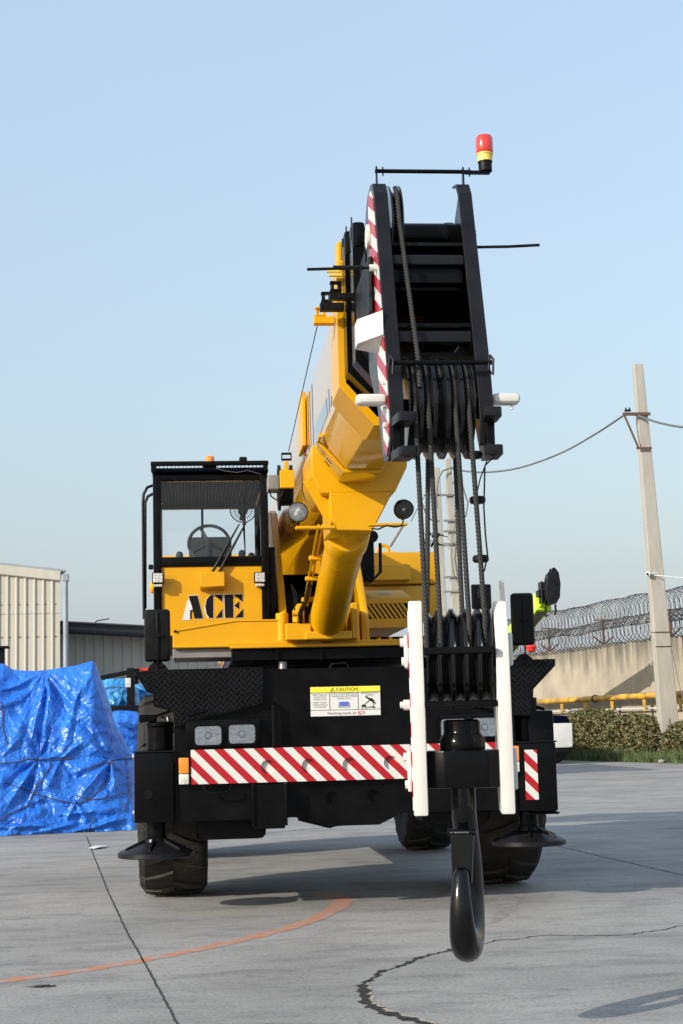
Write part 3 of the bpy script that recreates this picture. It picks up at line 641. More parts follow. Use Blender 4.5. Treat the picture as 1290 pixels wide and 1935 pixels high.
# ------------------------------------------------------------------ operator's cab
CY = 1.5
def K(px, py, Y=CY): return A(px, py, Y)
x0, x1 = K(289, 1000).x, K(507, 1000).x; zt, zb = 3.03, 1.745; ZW = K(395, 1070).z
b = MB(); b.box((x0+.055, x1-.028), (CY, CY+.03), (1.80, ZW+.0), .006)
cab = b.obj('cab', YEL, C_); cab['label'] = 'yellow operator cab with black window frame'
b = MB(); b.box((x0+.02, x1-.01), (3.0, 3.04), (1.80, 2.42), .006); b.box((x0+.02, x1-.02), (CY+.032, 3.0), (1.78, 1.82), 0); b.obj('cab_rear_panel', YEL, cab)
b = MB()
pw = .058
b.box((x0, x0+pw), (CY-.02, CY+.06), (1.80, zt-.04), .012, 2); b.box((x1-pw, x1), (CY-.02, CY+.06), (1.80, zt-.04), .012, 2)
b.box((x0+.002, x1-.002), (CY-.015, CY+.05), (ZW, ZW+.07), .01, 2); b.box((x0+.002, x1-.002), (CY-.012, CY+.05), (zt-.10, zt-.045), .01, 2)
b.box((x0, x0+.04), (2.96, 3.04), (1.8, zt-.05), .008); b.box((x1-.04, x1), (2.96, 3.04), (1.8, zt-.05), .008); b.box((x0+.04, x1-.04), (2.98, 3.03), (zt-.1, zt-.05), .006); b.box((x0+.04, x1-.04), (2.98, 3.03), (2.4, 2.44), .006)
b.box((x0, x0+.035), (CY+.06, 2.96), (ZW+.0, ZW+.05), .006); b.box((x1-.035, x1), (CY+.06, 2.96), (1.8, ZW+.05), .006); b.box((x0, x0+.035), (CY+.06, 2.96), (1.8, ZW), .006)
b.box((x0, x0+.035), (CY+.06, 2.96), (zt-.1, zt-.05), .006); b.box((x1-.035, x1), (CY+.06, 2.96), (zt-.1, zt-.05), .006)
b.obj('cab_frame', BLK, cab)
b = MB(); b.box((x0-.005, x1+.005), (CY-.06, 3.05), (zt-.043, zt-.03), .004); b.obj('ceiling', NAVY, cab)
b = MB(); b.box((x0-.012, x1+.005), (CY-.09, CY-.05), (zt, zt+.032), .008, 2); b.box((x0-.012, x0+.025), (CY-.05, 3.05), (zt, zt+.03), .006); b.box((x1-.03, x1+.005), (CY-.05, 3.05), (zt, zt+.03), .006); b.box((x0, x1), (CY-.03, CY+.02), (zt-.028, zt-.008), .004)
b.box((x0-.01, x0+.03), (CY-.085, CY-.05), (zt-.045, zt), .004); b.box((x1-.03, x1+.0), (CY-.085, CY-.05), (zt-.045, zt), .004); b.obj('roof_guard_frame', BLK, cab)
nbar = 27
gb = MB(); gb.box((-.0018, .0018), (CY-.05, 3.0), (zt+.008, zt+.014), 0); gm = bpy.data.meshes.new('guard_bar'); gb.bm.to_mesh(gm); gb.bm.free()
for i in range(nbar): link('guard_bar', gm, BLM, cab, 0, (x0+.05+(x1-x0-.1)*i/(nbar-1), 0, 0))
gb = MB(); gb.box((-.002, .002), (CY+.06, 2.9), (zt-.056, zt-.0445), 0); gm2 = bpy.data.meshes.new('ceiling_bar'); gb.bm.to_mesh(gm2); gb.bm.free()
for i in range(nbar): link('ceiling_bar', gm2, BLM, cab, 0, (x0+.07+(x1-x0-.14)*i/(nbar-1), 0, 0))
b = MB(); b.box((x0+pw-.004, x1-pw+.004), (CY+.012, CY+.016), (ZW+.06, zt-.09), 0); b.obj('windscreen', GLASS, cab, 0)
b = MB(); b.box((x0+.04, x1-.04), (2.995, 2.999), (2.44, zt-.1), 0); b.obj('rear_window', GLASS, cab, 0)
for xx in (x0+.012, x1-.016):
    b = MB(); b.box((xx, xx+.004), (CY+.06, 2.96), (ZW+.05, zt-.1), 0); b.obj('side_window', GLASS, cab, 0)
b = MB(); p, q = K(381, 945, 2.97), K(386, 1000, 2.97); b.box((p.x-.008, p.x+.012), (2.965, 2.98), (2.44, zt-.1), .002); b.obj('rear_window_bar', BLM, cab)
# seat, wheel, levers, fan
sc_ = K(397, 1040, 2.3); sb_ = MB(); a0, a1 = K(357, 1066, 2.3), K(437, 1014, 2.3)
sb_.box((a0.x, a1.x), (2.28, 2.40), (a0.z-.35, a1.z), .03, 3); sb_.box((a0.x-.02, a1.x+.02), (1.95, 2.4), (2.0, 2.14), .04, 3); sb_.obj('seat', SEAT, cab)
wc = K(395, 1027, 1.85); rr = .152
ring = [wc+Vector((rr*math.cos(t*math.pi/20), .06*math.sin(t*math.pi/20), rr*.93*math.sin(t*math.pi/20))) for t in range(40)]
b = MB(); b.tube(ring, .0125, 8, closed=True)
for t in (-30, 90+25, 210):
    a = R_(t); b.tube([wc, wc+Vector((rr*math.cos(a), .06*math.sin(a), rr*.93*math.sin(a)))], .012, 8)
b.cyl(wc+Vector((0, -.01, 0)), wc+Vector((0, .03, 0)), .035, n=16); b.tube([wc, wc+Vector((0, -.05, -.3))], .025, 10); b.obj('steering_wheel', SEAT, cab)
for px, py in ((339, 1050), (457, 1047), (475, 1052)):
    c = K(px, py, 1.9); b = MB(); b.lathe([(.012, -.035), (.025, -.02), (.028, .005), (.02, .025), (.006, .032)], c, None, 14); b.tube([c+Vector((0, 0, -.03)), c+Vector((-.01, .02, -.2))], .008, 8); b.obj('control_lever', SEAT, cab)
fc = K(459, 963, 1.75); b = MB()
for r_ in (.096, .066, .035): b.tube([fc+Vector((r_*math.cos(t*math.pi/14), .01*(r_ < .05), r_*math.sin(t*math.pi/14))) for t in range(28)], .002 if r_ < .09 else .004, 5, closed=True)
for t in range(28): a = t*math.pi/14; b.tube([fc+Vector((.02*math.cos(a), 0, .02*math.sin(a))), fc+Vector((.096*math.cos(a), 0, .096*math.sin(a)))], .0012, 4)
for t in range(3):
    a = R_(120*t+30); d = Vector((math.cos(a), 0, math.sin(a))); e = Vector((-d.z, 0, d.x)); b.poly([fc+d*.02-e*.015, fc+d*.08-e*.03, fc+d*.085+e*.02, fc+d*.02+e*.015], .004, (0, 1, 0))
b.cyl(fc+Vector((0, -.0, 0)), fc+Vector((0, .09, 0)), .036, n=16); b.tube([fc+Vector((0, .05, 0)), fc+Vector((.03, .06, .12)), Vector((fc.x+.03, fc.y+.05, zt-.05))], .01, 8); b.obj('cab_fan', BLM, cab)
# wipers
wy = CY-.03
for ax0, ay0, ax1, ay1 in ((398, 1086, 452, 990), (411, 1086, 466, 985)):
    MB().tube([K(ax0, ay0, wy), K((ax0+ax1)/2, (ay0+ay1)/2, wy-.02), K(ax1, ay1, wy)], [.011, .010, .005], 8).obj('wiper_arm', BLM, cab)
    MB().cyl(K(ax0, ay0, wy+.02), K(ax0, ay0, wy-.03), .013, n=12).obj('wiper_pivot', BLM, cab)
MB().tube([K(458, 925, wy+.01), K(460, 985, wy+.006), K(463, 1045, wy+.01)], [.004, .009, .004], 8).obj('wiper_blade', BLM, cab)
p, q = K(377, 1117, CY), K(424, 1080, CY); b = MB(); b.poly([Vector((p.x, CY-.001, p.z)), Vector((p.x, CY-.10, p.z+.02)), Vector((p.x, CY-.10, q.z-.01)), Vector((p.x, CY-.001, q.z))], q.x-p.x, (1, 0, 0), .006); b.obj('wiper_motor_box', YEL, cab)
# LED work lights
for px, py in ((298, 1092), (491, 1091)):
    c = K(px, py, CY-.09); o = MB().box((c.x-.042, c.x+.042), (c.y, c.y+.045), (c.z-.04, c.z+.04), .006).obj('work_light', BLM, cab)
    b = MB(); b.box((c.x-.034, c.x+.034), (c.y-.004, c.y-.0005), (c.z-.033, c.z+.033), .001)
    for i in range(3):
        for j in range(3): b.cyl((c.x-.022+.022*i, c.y-.004, c.z-.022+.022*j), (c.x-.022+.022*i, c.y-.008, c.z-.022+.022*j), .0085, n=10)
    b.box((c.x-.03, c.x+.03), (c.y+.005, CY), (c.z-.062, c.z-.045), .003); ob = b.obj('work_light_lens', ALU, cab)
# lower skirt, step box
P = [K(x, y, 1.33) for x, y in ((326, 1193), (445, 1173), (528, 1172), (528, 1222), (326, 1226))]
MB().poly([Vector((v.x, 1.33, v.z)) for v in P], .02, (0, 1, 0), .003).obj('cab_skirt', YEL, cab)
MB().tube([Vector((v.x, 1.328, v.z)) for v in P[:3]], .007, 8).obj('skirt_lip', YEL, cab); MB().tube([Vector((P[4].x, 1.325, P[4].z+.012)), Vector((P[3].x, 1.325, P[3].z+.012))], .01, 8).obj('skirt_lip', YEL, cab)
p, q = K(326, 1246, 1.36), K(440, 1224, 1.36); MB().box((p.x, q.x), (1.36, 2.0), (p.z+.005, q.z), .006).obj('step_box', GREYP, cab)
b = MB(); b.box((x0+.05, -.35), (1.35, 3.0), (1.735, 1.80), .004); b.obj('cab_floor', BLM, cab)
MB().cyl(K(331, 1193, 1.325), K(331, 1193, 1.315), .01, n=10).obj('bolt', BLM, cab)
# handrail
MB().tube([K(289, 917, CY+.1), K(278, 921, CY+.1), K(271, 934, CY+.1), K(270, 950, CY+.1), K(271, 1080, CY+.1), K(272, 1170, CY+.1)], .011, 8).obj('handrail', BLM, cab)
MB().tube([K(289, 933, CY+.3), K(279, 938, CY+.3), K(274, 950, CY+.3), K(274, 1000, CY+.3), K(274, 1150, CY+.3)], .011, 8).obj('handrail', BLM, cab)
MB().box((K(280, 1070).x, K(289, 1070).x), (CY+.02, CY+.06), (K(285, 1075).z, K(285, 1066).z), .006).obj('door_handle', BLM, cab)
# roof beacon, camera and cable
c = K(396, 877, CY+.05); b = MB(); b.lathe([(.04, 0), (.042, .012), (.036, .016), (.036, .05), (.03, .058), (.01, .06)], Vector((c.x, c.y, zt+.03)), None, 24); b.obj('roof_beacon', ORG, cab)
MB().box((c.x-.05, c.x+.05), (c.y-.06, c.y+.06), (zt+.006, zt+.03), .004).obj('beacon_base', BLM, cab)
c = K(459, 873, CY-.04); MB().box((c.x-.028, c.x+.028), (c.y-.04, c.y+.05), (zt+.03, zt+.062), .006).obj('roof_camera', BLM, cab)
MB().tube([K(408, 885, CY-.1), K(425, 890, CY-.11), K(447, 893, CY-.11), K(468, 889, CY-.11), K(482, 893, CY-.11), K(492, 896, CY-.1)], .003, 5).obj('roof_cable', WIREM, cab)
b = MB(); b.box((x1+.005, x1+.05), (CY+.1, 2.9), (1.745, 2.45), .006); b.obj('cab_side_post', BLM, C_)
# ACE lettering on the cab front
def c7(x, y): p = A(280+x/5.375, 1060+y/5.375, CY); return p.x, p.z
letters = {'letter_a': ([[(408, 355), (500, 350), (555, 585), (470, 587), (440, 450), (422, 400)], [(424, 500), (452, 498), (457, 511), (440, 513), (438, 587), (424, 587)]], [[(398, 392), (421, 405), (437, 455), (447, 495), (424, 497), (421, 601), (345, 602)]]),
           'letter_c': ([[(660, 345), (660, 580), (622, 580), (592, 540), (578, 460), (592, 390), (625, 350)], [(666, 346), (752, 342), (752, 418)], [(752, 485), (753, 575), (682, 582)]], [[(566, 470), (573, 440), (588, 540), (618, 579), (600, 579), (572, 525)]]),
           'letter_e': ([[(772, 345), (862, 340), (862, 577), (780, 580)], [(868, 342), (955, 338), (958, 418)], [(870, 455), (925, 408), (922, 492)], [(962, 487), (965, 573), (880, 578)]], [])}
for nm, (bl, wh) in letters.items():
    b = MB()
    for P in bl:
        b.poly([Vector((*[c7(*q)[0]], CY-.0035, c7(*q)[1])) for q in P], .001, (0, 1, 0))
    o = b.obj('letter', TEXTK, cab, 0)
    b = MB()
    for P in bl:
        cx = sum(q[0] for q in P)/len(P); cy = sum(q[1] for q in P)/len(P)
        Q = [(q[0]+5*(1 if q[0] > cx else -1), q[1]+5*(1 if q[1] > cy else -1)) for q in P]
        b.poly([Vector((c7(*q)[0], CY-.0022, c7(*q)[1])) for q in Q], .001, (0, 1, 0))
    for P in wh: b.poly([Vector((c7(*q)[0], CY-.0030, c7(*q)[1])) for q in P], .001, (0, 1, 0))
    b.obj('letter_outline', SILV if not wh else SIGNW, cab, 0)

# ------------------------------------------------------------------ boom
def sect(hw, zt, zs, zb, hb): return [(-hw, zt), (hw, zt), (hw, zs), (hb, zb), (-hb, zb), (-hw, zs)]
def prismY(b, prof, y0, y1, bev=.006): return b.poly([Vector((x, y0, z)) for x, z in prof], y1-y0, (0, 1, 0), bev)
def ringY(b, o, i, y0, y1):
    n = len(o)
    for y in (y0, y1):
        pass
    v = [[b.bm.verts.new((x, y, z)) for x, z in pr] for pr, y in ((o, y0), (i, y0), (o, y1), (i, y1))]
    for k in range(n):
        j = (k+1) % n
        b.bm.faces.new((v[0][k], v[0][j], v[1][j], v[1][k])); b.bm.faces.new((v[2][k], v[2][j], v[3][j], v[3][k])); b.bm.faces.new((v[0][k], v[0][j], v[2][j], v[2][k])); b.bm.faces.new((v[1][k], v[1][j], v[3][j], v[3][k]))
    return b
base = sect(.232, 3.17, 2.70, 2.535, .1)
b = MB(); prismY(b, base, -2.45, 4.9, .004); boom = b.obj('boom', YELB, C_); boom['label'] = 'yellow telescopic boom base section with dark lettering'
b = MB(); ringY(b, sect(.272, 3.22, 2.67, 2.49, .115), sect(.24, 3.165, 2.69, 2.53, .1), -2.86, -2.50); b.obj('boom_collar', YEL, boom)
b = MB(); ringY(b, sect(.262, 3.20, 2.68, 2.505, .11), sect(.233, 3.171, 2.70, 2.534, .1), -2.50, -2.40); b.obj('boom_collar', YEL, boom)
b = MB(); b.box((-.262, -.232), (-2.80, -2.70), (3.22, 3.38), .01); b.box((-.27, -.22), (-2.86, -2.62), (3.22, 3.27), .01); b.obj('collar_lug', YEL, boom)
# dark lettering strokes on the side of the boom
for yz in ([(-.16, 3.143), (-.20, 3.143), (-.21, 2.74), (-.17, 2.74)], [(-.40, 3.143), (-.45, 3.143), (-.48, 2.74), (-.43, 2.74)], [(-.54, 3.143), (-.59, 3.143), (-.63, 2.74), (-.58, 2.74)], [(-.72, 3.143), (-.79, 3.143), (-.82, 2.73), (-.75, 2.73)], [(-.93, 2.855), (-1.74, 2.855), (-1.77, 2.755), (-.95, 2.745)], [(-1.84, 2.87), (-1.90, 2.87), (-1.90, 2.75), (-1.84, 2.75)], [(-1.98, 2.80), (-2.05, 2.80), (-2.03, 2.755), (-1.98, 2.755)]):
    MB().poly([Vector((-.2345, y, z)) for y, z in yz], .0015, (1, 0, 0)).obj('lettering', DECAL, boom, 0)
# cylinder saddle
Ys = -.9
f_ = [A(x, y, Ys) for x, y in ((588, 842), (588, 895), (607, 933), (746, 930), (769, 882), (769, 842))]
b = MB(); b.poly([Vector((v.x, Ys, v.z)) for v in f_], .8, (0, 1, 0), .008); b.obj('cylinder_saddle', YEL, boom)
b = MB(); t = [A(x, y, Ys) for x, y in ((622, 930), (743, 928), (703, 1004), (626, 1001))]
b.poly([Vector((v.x, Ys+.0, v.z)) for v in t], .55, (0, 1, 0), .006); t2 = [Vector((-.30, Ys+.1, 2.56)), Vector((-.15, Ys+.1, 2.56)), Vector((-.13, Ys+.1, 2.25))]; b.poly(t2, .03, (0, 1, 0), .003); b.obj('cylinder_bracket', YEL, boom)
b = MB(); pts = [A(600, 826, -1.35), A(606, 848, -1.3), A(657, 880, -1.3)]
b.tube([AX(606, 822, -.245), Vector((-.25, -1.36, 2.69)), Vector((-.11, -1.36, 2.525)), Vector((.1, -1.36, 2.525))], .012, 8); b.obj('boom_guard_rail', YEL, boom)
vs_ = MB(); vs_.box((-.022, .022), (-.007, .007), (-.0015, .0015), 0, rot=Matrix.Rotation(R_(50), 4, 'Y')); vm = bpy.data.meshes.new('drain_slot'); vs_.bm.to_mesh(vm); vs_.bm.free()
for k in range(4):
    link('drain_slot', vm, BLM, boom, 0, (-.172, -1.02-.1*k, 2.623))
# boom work lamps
def work_lamp(px, py, Y, d, r, gm, on):
    c = A(px, py, Y); d = Vector(d).normalized(); q = d.to_track_quat('Z', 'Y').to_matrix()
    o = MB().lathe([(.006, -.064), (.035, -.056), (r*.97, -.012), (r*1.02, 0), (r*1.02, .014), (r*.93, .016), (r*.93, .010)], c, q, 36, False).obj('work_lamp', BLM, C_)
    MB().lathe([(.004, -.012), (r*.5, -.008), (r*.8, .001), (r*.94, .009)], c, q, 36, False).obj('reflector', gm, o); MB().cyl(c-d*.01, c+d*.006, .010, n=12).obj('bulb', CHROME, o)
    MB().lathe([(r*.93, .015), (r*.6, .021), (.002, .024)], c, q, 36, False).obj('lens', LENS, o)
    MB().tube([c-d*.02, c-d*.02+Vector((0, .0, -r-.015))], .008, 8).obj('lamp_stem', BLM, o)
work_lamp(563, 968, -1.0, (-.1, -1, -.05), .057, LAMPR, 1); work_lamp(762, 962, -1.0, (.15, -.75, -.45), .058, BLM, 0)
p = A(558, 998, -1.0); q = A(624, 996, -.9); MB().box((p.x, q.x+.02), (-1.02, -.97), (p.z-.008, p.z+.010), .004).obj('lamp_bracket', YEL, C_)
p = A(698, 995, -.9); q = A(769, 991, -1.0); MB().box((p.x-.02, q.x), (-1.02, -.97), (q.z-.008, q.z+.008), .004).obj('lamp_bracket', YEL, C_)
MB().tube([A(702, 999, -1.0), A(715, 1000, -1.04), A(730, 993, -1.04), A(745, 996, -1.04), A(758, 994, -1.03), A(762, 985, -1.0)], .005, 6).obj('lamp_cable', BLM, C_)
# cable reel on the boom side
def RB(nm, x0, y0, x1, y1, Y0, Y1, m, bev=.006, par=None):
    p, q = A(x0, y1, Y0), A(x1, y0, Y0); return MB().box((p.x, q.x), (Y0, Y1), (p.z, q.z), bev).obj(nm, m, par or C_)
c = A(541, 915, -.2)
reel = MB().cyl((c.x-.045, -.05, c.z), (c.x-.03, -.05, c.z), .145, n=40).cyl((c.x+.03, -.05, c.z), (c.x+.045, -.05, c.z), .145, n=40).cyl((c.x-.03, -.05, c.z), (c.x+.03, -.05, c.z), .115, n=32).obj('cable_reel', BLM, C_)
RB('reel_bracket', 529, 888, 556, 922, -.24, -.2, YEL, .004, reel)
RB('reel_motor', 506, 897, 530, 925, -.12, .05, GREYP, .006, reel)
p = A(541, 872, -.22); MB().box((p.x-.015, p.x+.012), (-.23, -.2), (c.z+.05, p.z), .003).obj('guide_post', YEL, reel)
b = MB(); p = A(541, 864, -.22)
for dz in (.022, -.015): b.box((p.x-.032, p.x+.032), (-.235, -.205), (p.z+dz-.005, p.z+dz+.005), .001)
b.box((p.x-.032, p.x-.026), (-.235, -.205), (p.z-.015, p.z+.022), .001); b.box((p.x+.026, p.x+.032), (-.235, -.205), (p.z-.015, p.z+.022), .001); b.obj('cable_guide', BLM, reel)
MB().tube([A(508, 925, -.1), A(512, 938, -.15), A(522, 945, -.18), A(532, 935, -.2), A(536, 922, -.2)], .005, 6).obj('reel_cable', BLM, reel)
MB().box((-.26, -.236), (-.3, .1), (2.86, 3.2), .004).obj('boom_side_bracket', YEL, C_)
# black inner sections and collars
b = MB(); ringY(b, sect(.205, 3.13, 2.74, 2.60, .09), sect(.19, 3.115, 2.748, 2.615, .084), -3.46, -2.46); b.obj('boom_section', BLM, boom)
for y0, y1, hw, zt_, nm in ((-3.0, -2.87, .245, 3.25, 'boom_collar'), (-3.22, -3.10, .232, 3.22, 'boom_collar')):
    b = MB(); ringY(b, sect(hw, zt_, 2.71, 2.57, .11), sect(.206, 3.131, 2.739, 2.599, .09), y0, y1); b.box((-hw, -hw+.06), (y0, y1), (zt_, zt_+.12), .02, 2); b.box((hw-.06, hw), (y0, y1), (zt_, zt_+.12), .02, 2); b.obj(nm, BLK, boom)
MB().cyl((-.235, -3.16, 3.30), (.235, -3.16, 3.30), .028, n=20).obj('collar_pin', BLK, boom)
MB().cyl((-.25, -2.93, 3.33), (.25, -2.93, 3.33), .02, n=16).obj('collar_pin', BLK, boom)
for px, py, Y in ((654, 440, -2.95), (664, 423, -3.15)):
    p = A(px, py, Y); MB().tube([p+Vector((0, 0, .03)), p, p+Vector((-.006, -.01, -.04)), p+Vector((.006, -.01, -.07)), p+Vector((.01, 0, -.01))], .004, 6).obj('split_pin', BLM, boom)
b = MB(); b.box((-.226, -.206), (-3.75, -3.22), (2.78, 3.02), .008); b.obj('section_stiffener', BLM, boom)
# cable guides at the collars
for (x0_, y0_, x1_, y1_), Y, m, (gx, gy) in (((593, 597, 632, 611), -2.75, YEL, (605, 590)), ((605, 571, 650, 585), -2.95, BLM, (617, 562)), ((622, 553, 668, 564), -3.15, BLM, (634, 542))):
    RB('guide_arm', x0_, y0_, x1_, y1_, Y-.02, Y+.03, m, .003, boom)
    c = A(gx, gy, Y); b = MB()
    for dz in (-.018, .018): b.box((c.x-.026, c.x+.026), (Y-.02, Y+.02), (c.z+dz-.004, c.z+dz+.004), .001)
    for dx in (-.014, .014): b.cyl((c.x+dx, Y, c.z-.016), (c.x+dx, Y, c.z+.016), .007, n=10)
    for dx in (-.022, .022): b.cyl((c.x+dx, Y-.016, c.z-.018), (c.x+dx, Y-.016, c.z+.018), .003, n=6)
    b.obj('roller_guide', m if m is YEL else BLM, boom)
for k in range(2): p = A(617+k*4, 513+k*7, -2.9); MB().cyl(p, p+Vector((.06, 0, 0)), .008, n=8).obj('grease_nipple', YPL, boom)
MB().tube([A(600, 612, -2.73), A(545, 853, -.22)], .0026, 5).obj('indicator_wire', BLM, boom)
# boom head
hp = [(-3.55, 3.335), (-3.66, 3.345), (-3.74, 3.325), (-3.79, 3.27), (-3.90, 2.93), (-4.05, 2.47), (-4.09, 2.28), (-4.07, 2.18), (-4.0, 2.13), (-3.86, 2.15), (-3.70, 2.40), (-3.45, 2.60), (-3.40, 3.1), (-3.46, 3.27)]
for x0_, x1_ in ((-.200, -.186), (.186, .200)):
    MB().poly([Vector((x0_, y, z)) for y, z in hp], x1_-x0_, (1, 0, 0), .002).obj('head_side_plate', BLK, boom)
fl = hp[1:8]; fi = [(y+.016, z) for y, z in fl]
for x0_, x1_ in ((-.2005, -.145), (.145, .2005)):
    b = MB(); P = [Vector((x0_, y-.004, z)) for y, z in fl]+[Vector((x0_, y+.016, z-.004)) for y, z in fl[::-1]]
    b.poly(P, x1_-x0_, (1, 0, 0), .002); b.obj('head_flange', GRAPH, boom)
sp_ = [(-3.60, 3.315), (-3.70, 3.31), (-3.77, 3.25), (-3.885, 2.92), (-4.035, 2.46), (-4.07, 2.28), (-4.05, 2.2), (-3.98, 2.15), (-3.91, 2.2), (-3.81, 2.45), (-3.68, 2.75), (-3.59, 3.05)]
MB().poly([Vector((-.2035, y, z)) for y, z in sp_], .003, (1, 0, 0)).obj('striped_side', STRIPE_S, boom, 0)
MB().poly([Vector((.2005, y, z)) for y, z in sp_], .003, (1, 0, 0)).obj('striped_side', STRIPE_S, boom, 0)
MB().box((-.185, .185), (-3.80, -3.47), (3.045, 3.06), 0).obj('head_web', BLM, boom); MB().box((-.185, .185), (-3.92, -3.47), (2.56, 2.575), 0).obj('head_web', BLM, boom); MB().box((-.185, .185), (-3.468, -3.455), (3.062, 3.2), 0).obj('head_web', BLM, boom)
for z0_, z1_, Y in ((2.945, 2.985, -3.875), (2.60, 2.645, -3.985)): MB().box((-.144, .144), (Y, Y+.05), (z0_, z1_), .003).obj('head_cross_member', GRAPH, boom)
MB().box((-.144, .144), (-3.84, -3.825), (2.88, 2.945), .001).box((-.144, .144), (-3.80, -3.79), (2.86, 2.875), .001).obj('head_web', BLK, boom)
MB().box((-.144, .144), (-3.97, -3.955), (2.665, 2.68), .001).obj('head_web', BLK, boom)
MB().cyl((-.08, -3.62, 3.14), (.186, -3.62, 3.14), .056, n=28).cyl((.11, -3.62, 3.14), (.118, -3.62, 3.14), .059, n=28).obj('head_spacer_tube', BLK, boom)
MB().cyl((.2005, -3.62, 3.14), (.225, -3.62, 3.14), .048, n=8).cyl((.225, -3.62, 3.14), (.24, -3.62, 3.14), .036, n=20).obj('axle_nut', ALU, boom)
MB().cyl((-.205, -3.62, 3.14), (-.217, -3.62, 3.14), .05, n=24).obj('axle_cap', WHT, boom)
QX = Vector((1, 0, 0)).to_track_quat('Z', 'Y').to_matrix()
def sheave_prof(r, w): return [(r*.3, -w*.5), (r*.82, -w*.42), (r*.9, -w*.5), (r, -w*.5), (r, -w*.38), (r*.87, -w*.12), (r*.85, 0), (r*.87, w*.12), (r, w*.38), (r, w*.5), (r*.9, w*.5), (r*.82, w*.42), (r*.3, w*.5)]
sb = MB(); sb.lathe(sheave_prof(.198, .05), (0, 0, 0), QX, 56); shm = bpy.data.meshes.new('sheave'); bmesh.ops.recalc_face_normals(sb.bm, faces=sb.bm.faces); sb.bm.to_mesh(shm); sb.bm.free()
SHX = [-.104, -.052, .0, .052, .104]
for x in SHX: link('sheave', shm, SHV, boom, 40, (x+.004, -3.885, 2.355))
o = link('sheave', shm, SHV, boom, 40, (-.108, -3.62, 3.155)); o.scale = (1, .98, .98)
MB().cyl((-.186, -3.885, 2.355), (.186, -3.885, 2.355), .04, n=20).obj('sheave_axle', BLM, boom)
MB().cyl((-.20, -4.10, 2.492), (.205, -4.10, 2.492), .0095, n=12).obj('rope_retainer', BLK, boom)
for x in (-.195, .19):
    MB().tube([Vector((x, -4.10, 2.52)), Vector((x+.01, -4.115, 2.50)), Vector((x+.006, -4.115, 2.44)), Vector((x-.008, -4.11, 2.46)), Vector((x, -4.10, 2.52))], .005, 6).obj('retainer_clip', BLM, boom)
def lug(x, z, sg):
    b = MB(); o_ = Vector((x, -4.16, z)); pts = []
    for t in range(9): a = -math.pi/2+math.pi*t/8; pts.append(o_+Vector((sg*(.012+.03*math.cos(a)*.9), .03*math.sin(a), 0)))
    pts = [Vector((x-.028, -4.22, z)), Vector((x+.028, -4.22, z)), Vector((x+.036, -4.20, z)), Vector((x+.03-.01*sg, -4.07, z)), Vector((x-.03-.02*sg, -4.07, z)), Vector((x-.036, -4.20, z))]
    b.poly(pts, .036, (0, 0, 1), .005, 2); b.obj('jib_lug', GRAPH, boom); MB().cyl((x, -4.19, z+.036), (x, -4.19, z+.0375), .012, n=16).obj('lug_hole', CRACK, boom)
    MB().cyl((x, -4.19, z-.0005), (x, -4.19, z-.002), .012, n=16).obj('lug_hole', CRACK, boom)
lug(-.150, 2.245, 1); lug(.172, 2.262, -1); lug(-.150, 2.115, 1); lug(.172, 2.118, -1)
for x in (-.178, .182): MB().box((x-.016, x+.016), (-4.10, -4.07), (2.12, 2.29), .003).obj('lug_web', BLK, boom)
# white arms on the head
p = A(671, 762, -4.0); MB().box((p.x, -.2045), (-4.05, -3.98), (2.345, 2.385), .018, 3).obj('jib_stow_arm', WHT, boom)
p = A(979, 755, -4.0); MB().box((.2045, p.x), (-4.05, -3.98), (2.345, 2.385), .018, 3).cyl((p.x-.03, -4.02, 2.345), (p.x-.03, -4.02, 2.325), .006, n=8).obj('jib_stow_arm', WHT, boom)
b = MB(); W = [(-.2045, -3.99, 2.745), (-.2045, -3.99, 2.64), (-.2045, -3.93, 2.60), (-.2045, -3.75, 2.70)]
e0, e1 = A(671, 612, -3.75), A(671, 657, -3.75)
inn = [Vector((-.2045, -3.995, 2.725)), Vector((-.2045, -3.995, 2.63)), Vector((-.2045, -3.80, 2.60)), Vector((-.2045, -3.80, 2.735))]
out = [Vector((e0.x, -3.82, e0.z)), Vector((e0.x, -3.82, e1.z)), Vector((e0.x, -3.72, e1.z)), Vector((e0.x, -3.72, e0.z))]
vi = [b.bm.verts.new(v) for v in inn]; vo = [b.bm.verts.new(v) for v in out]
for k in range(4): b.bm.faces.new((vi[k], vi[(k+1) % 4], vo[(k+1) % 4], vo[k]))
b.bm.faces.new(vi); b.bm.faces.new(vo); b.obj('jib_bracket', WHT, boom, 20)
for z_ in (2.44, 2.33, 2.27): MB().cyl((-.204, -4.0, z_), (-.216, -4.0, z_), .012, n=8).obj('bolt', WHT, boom)
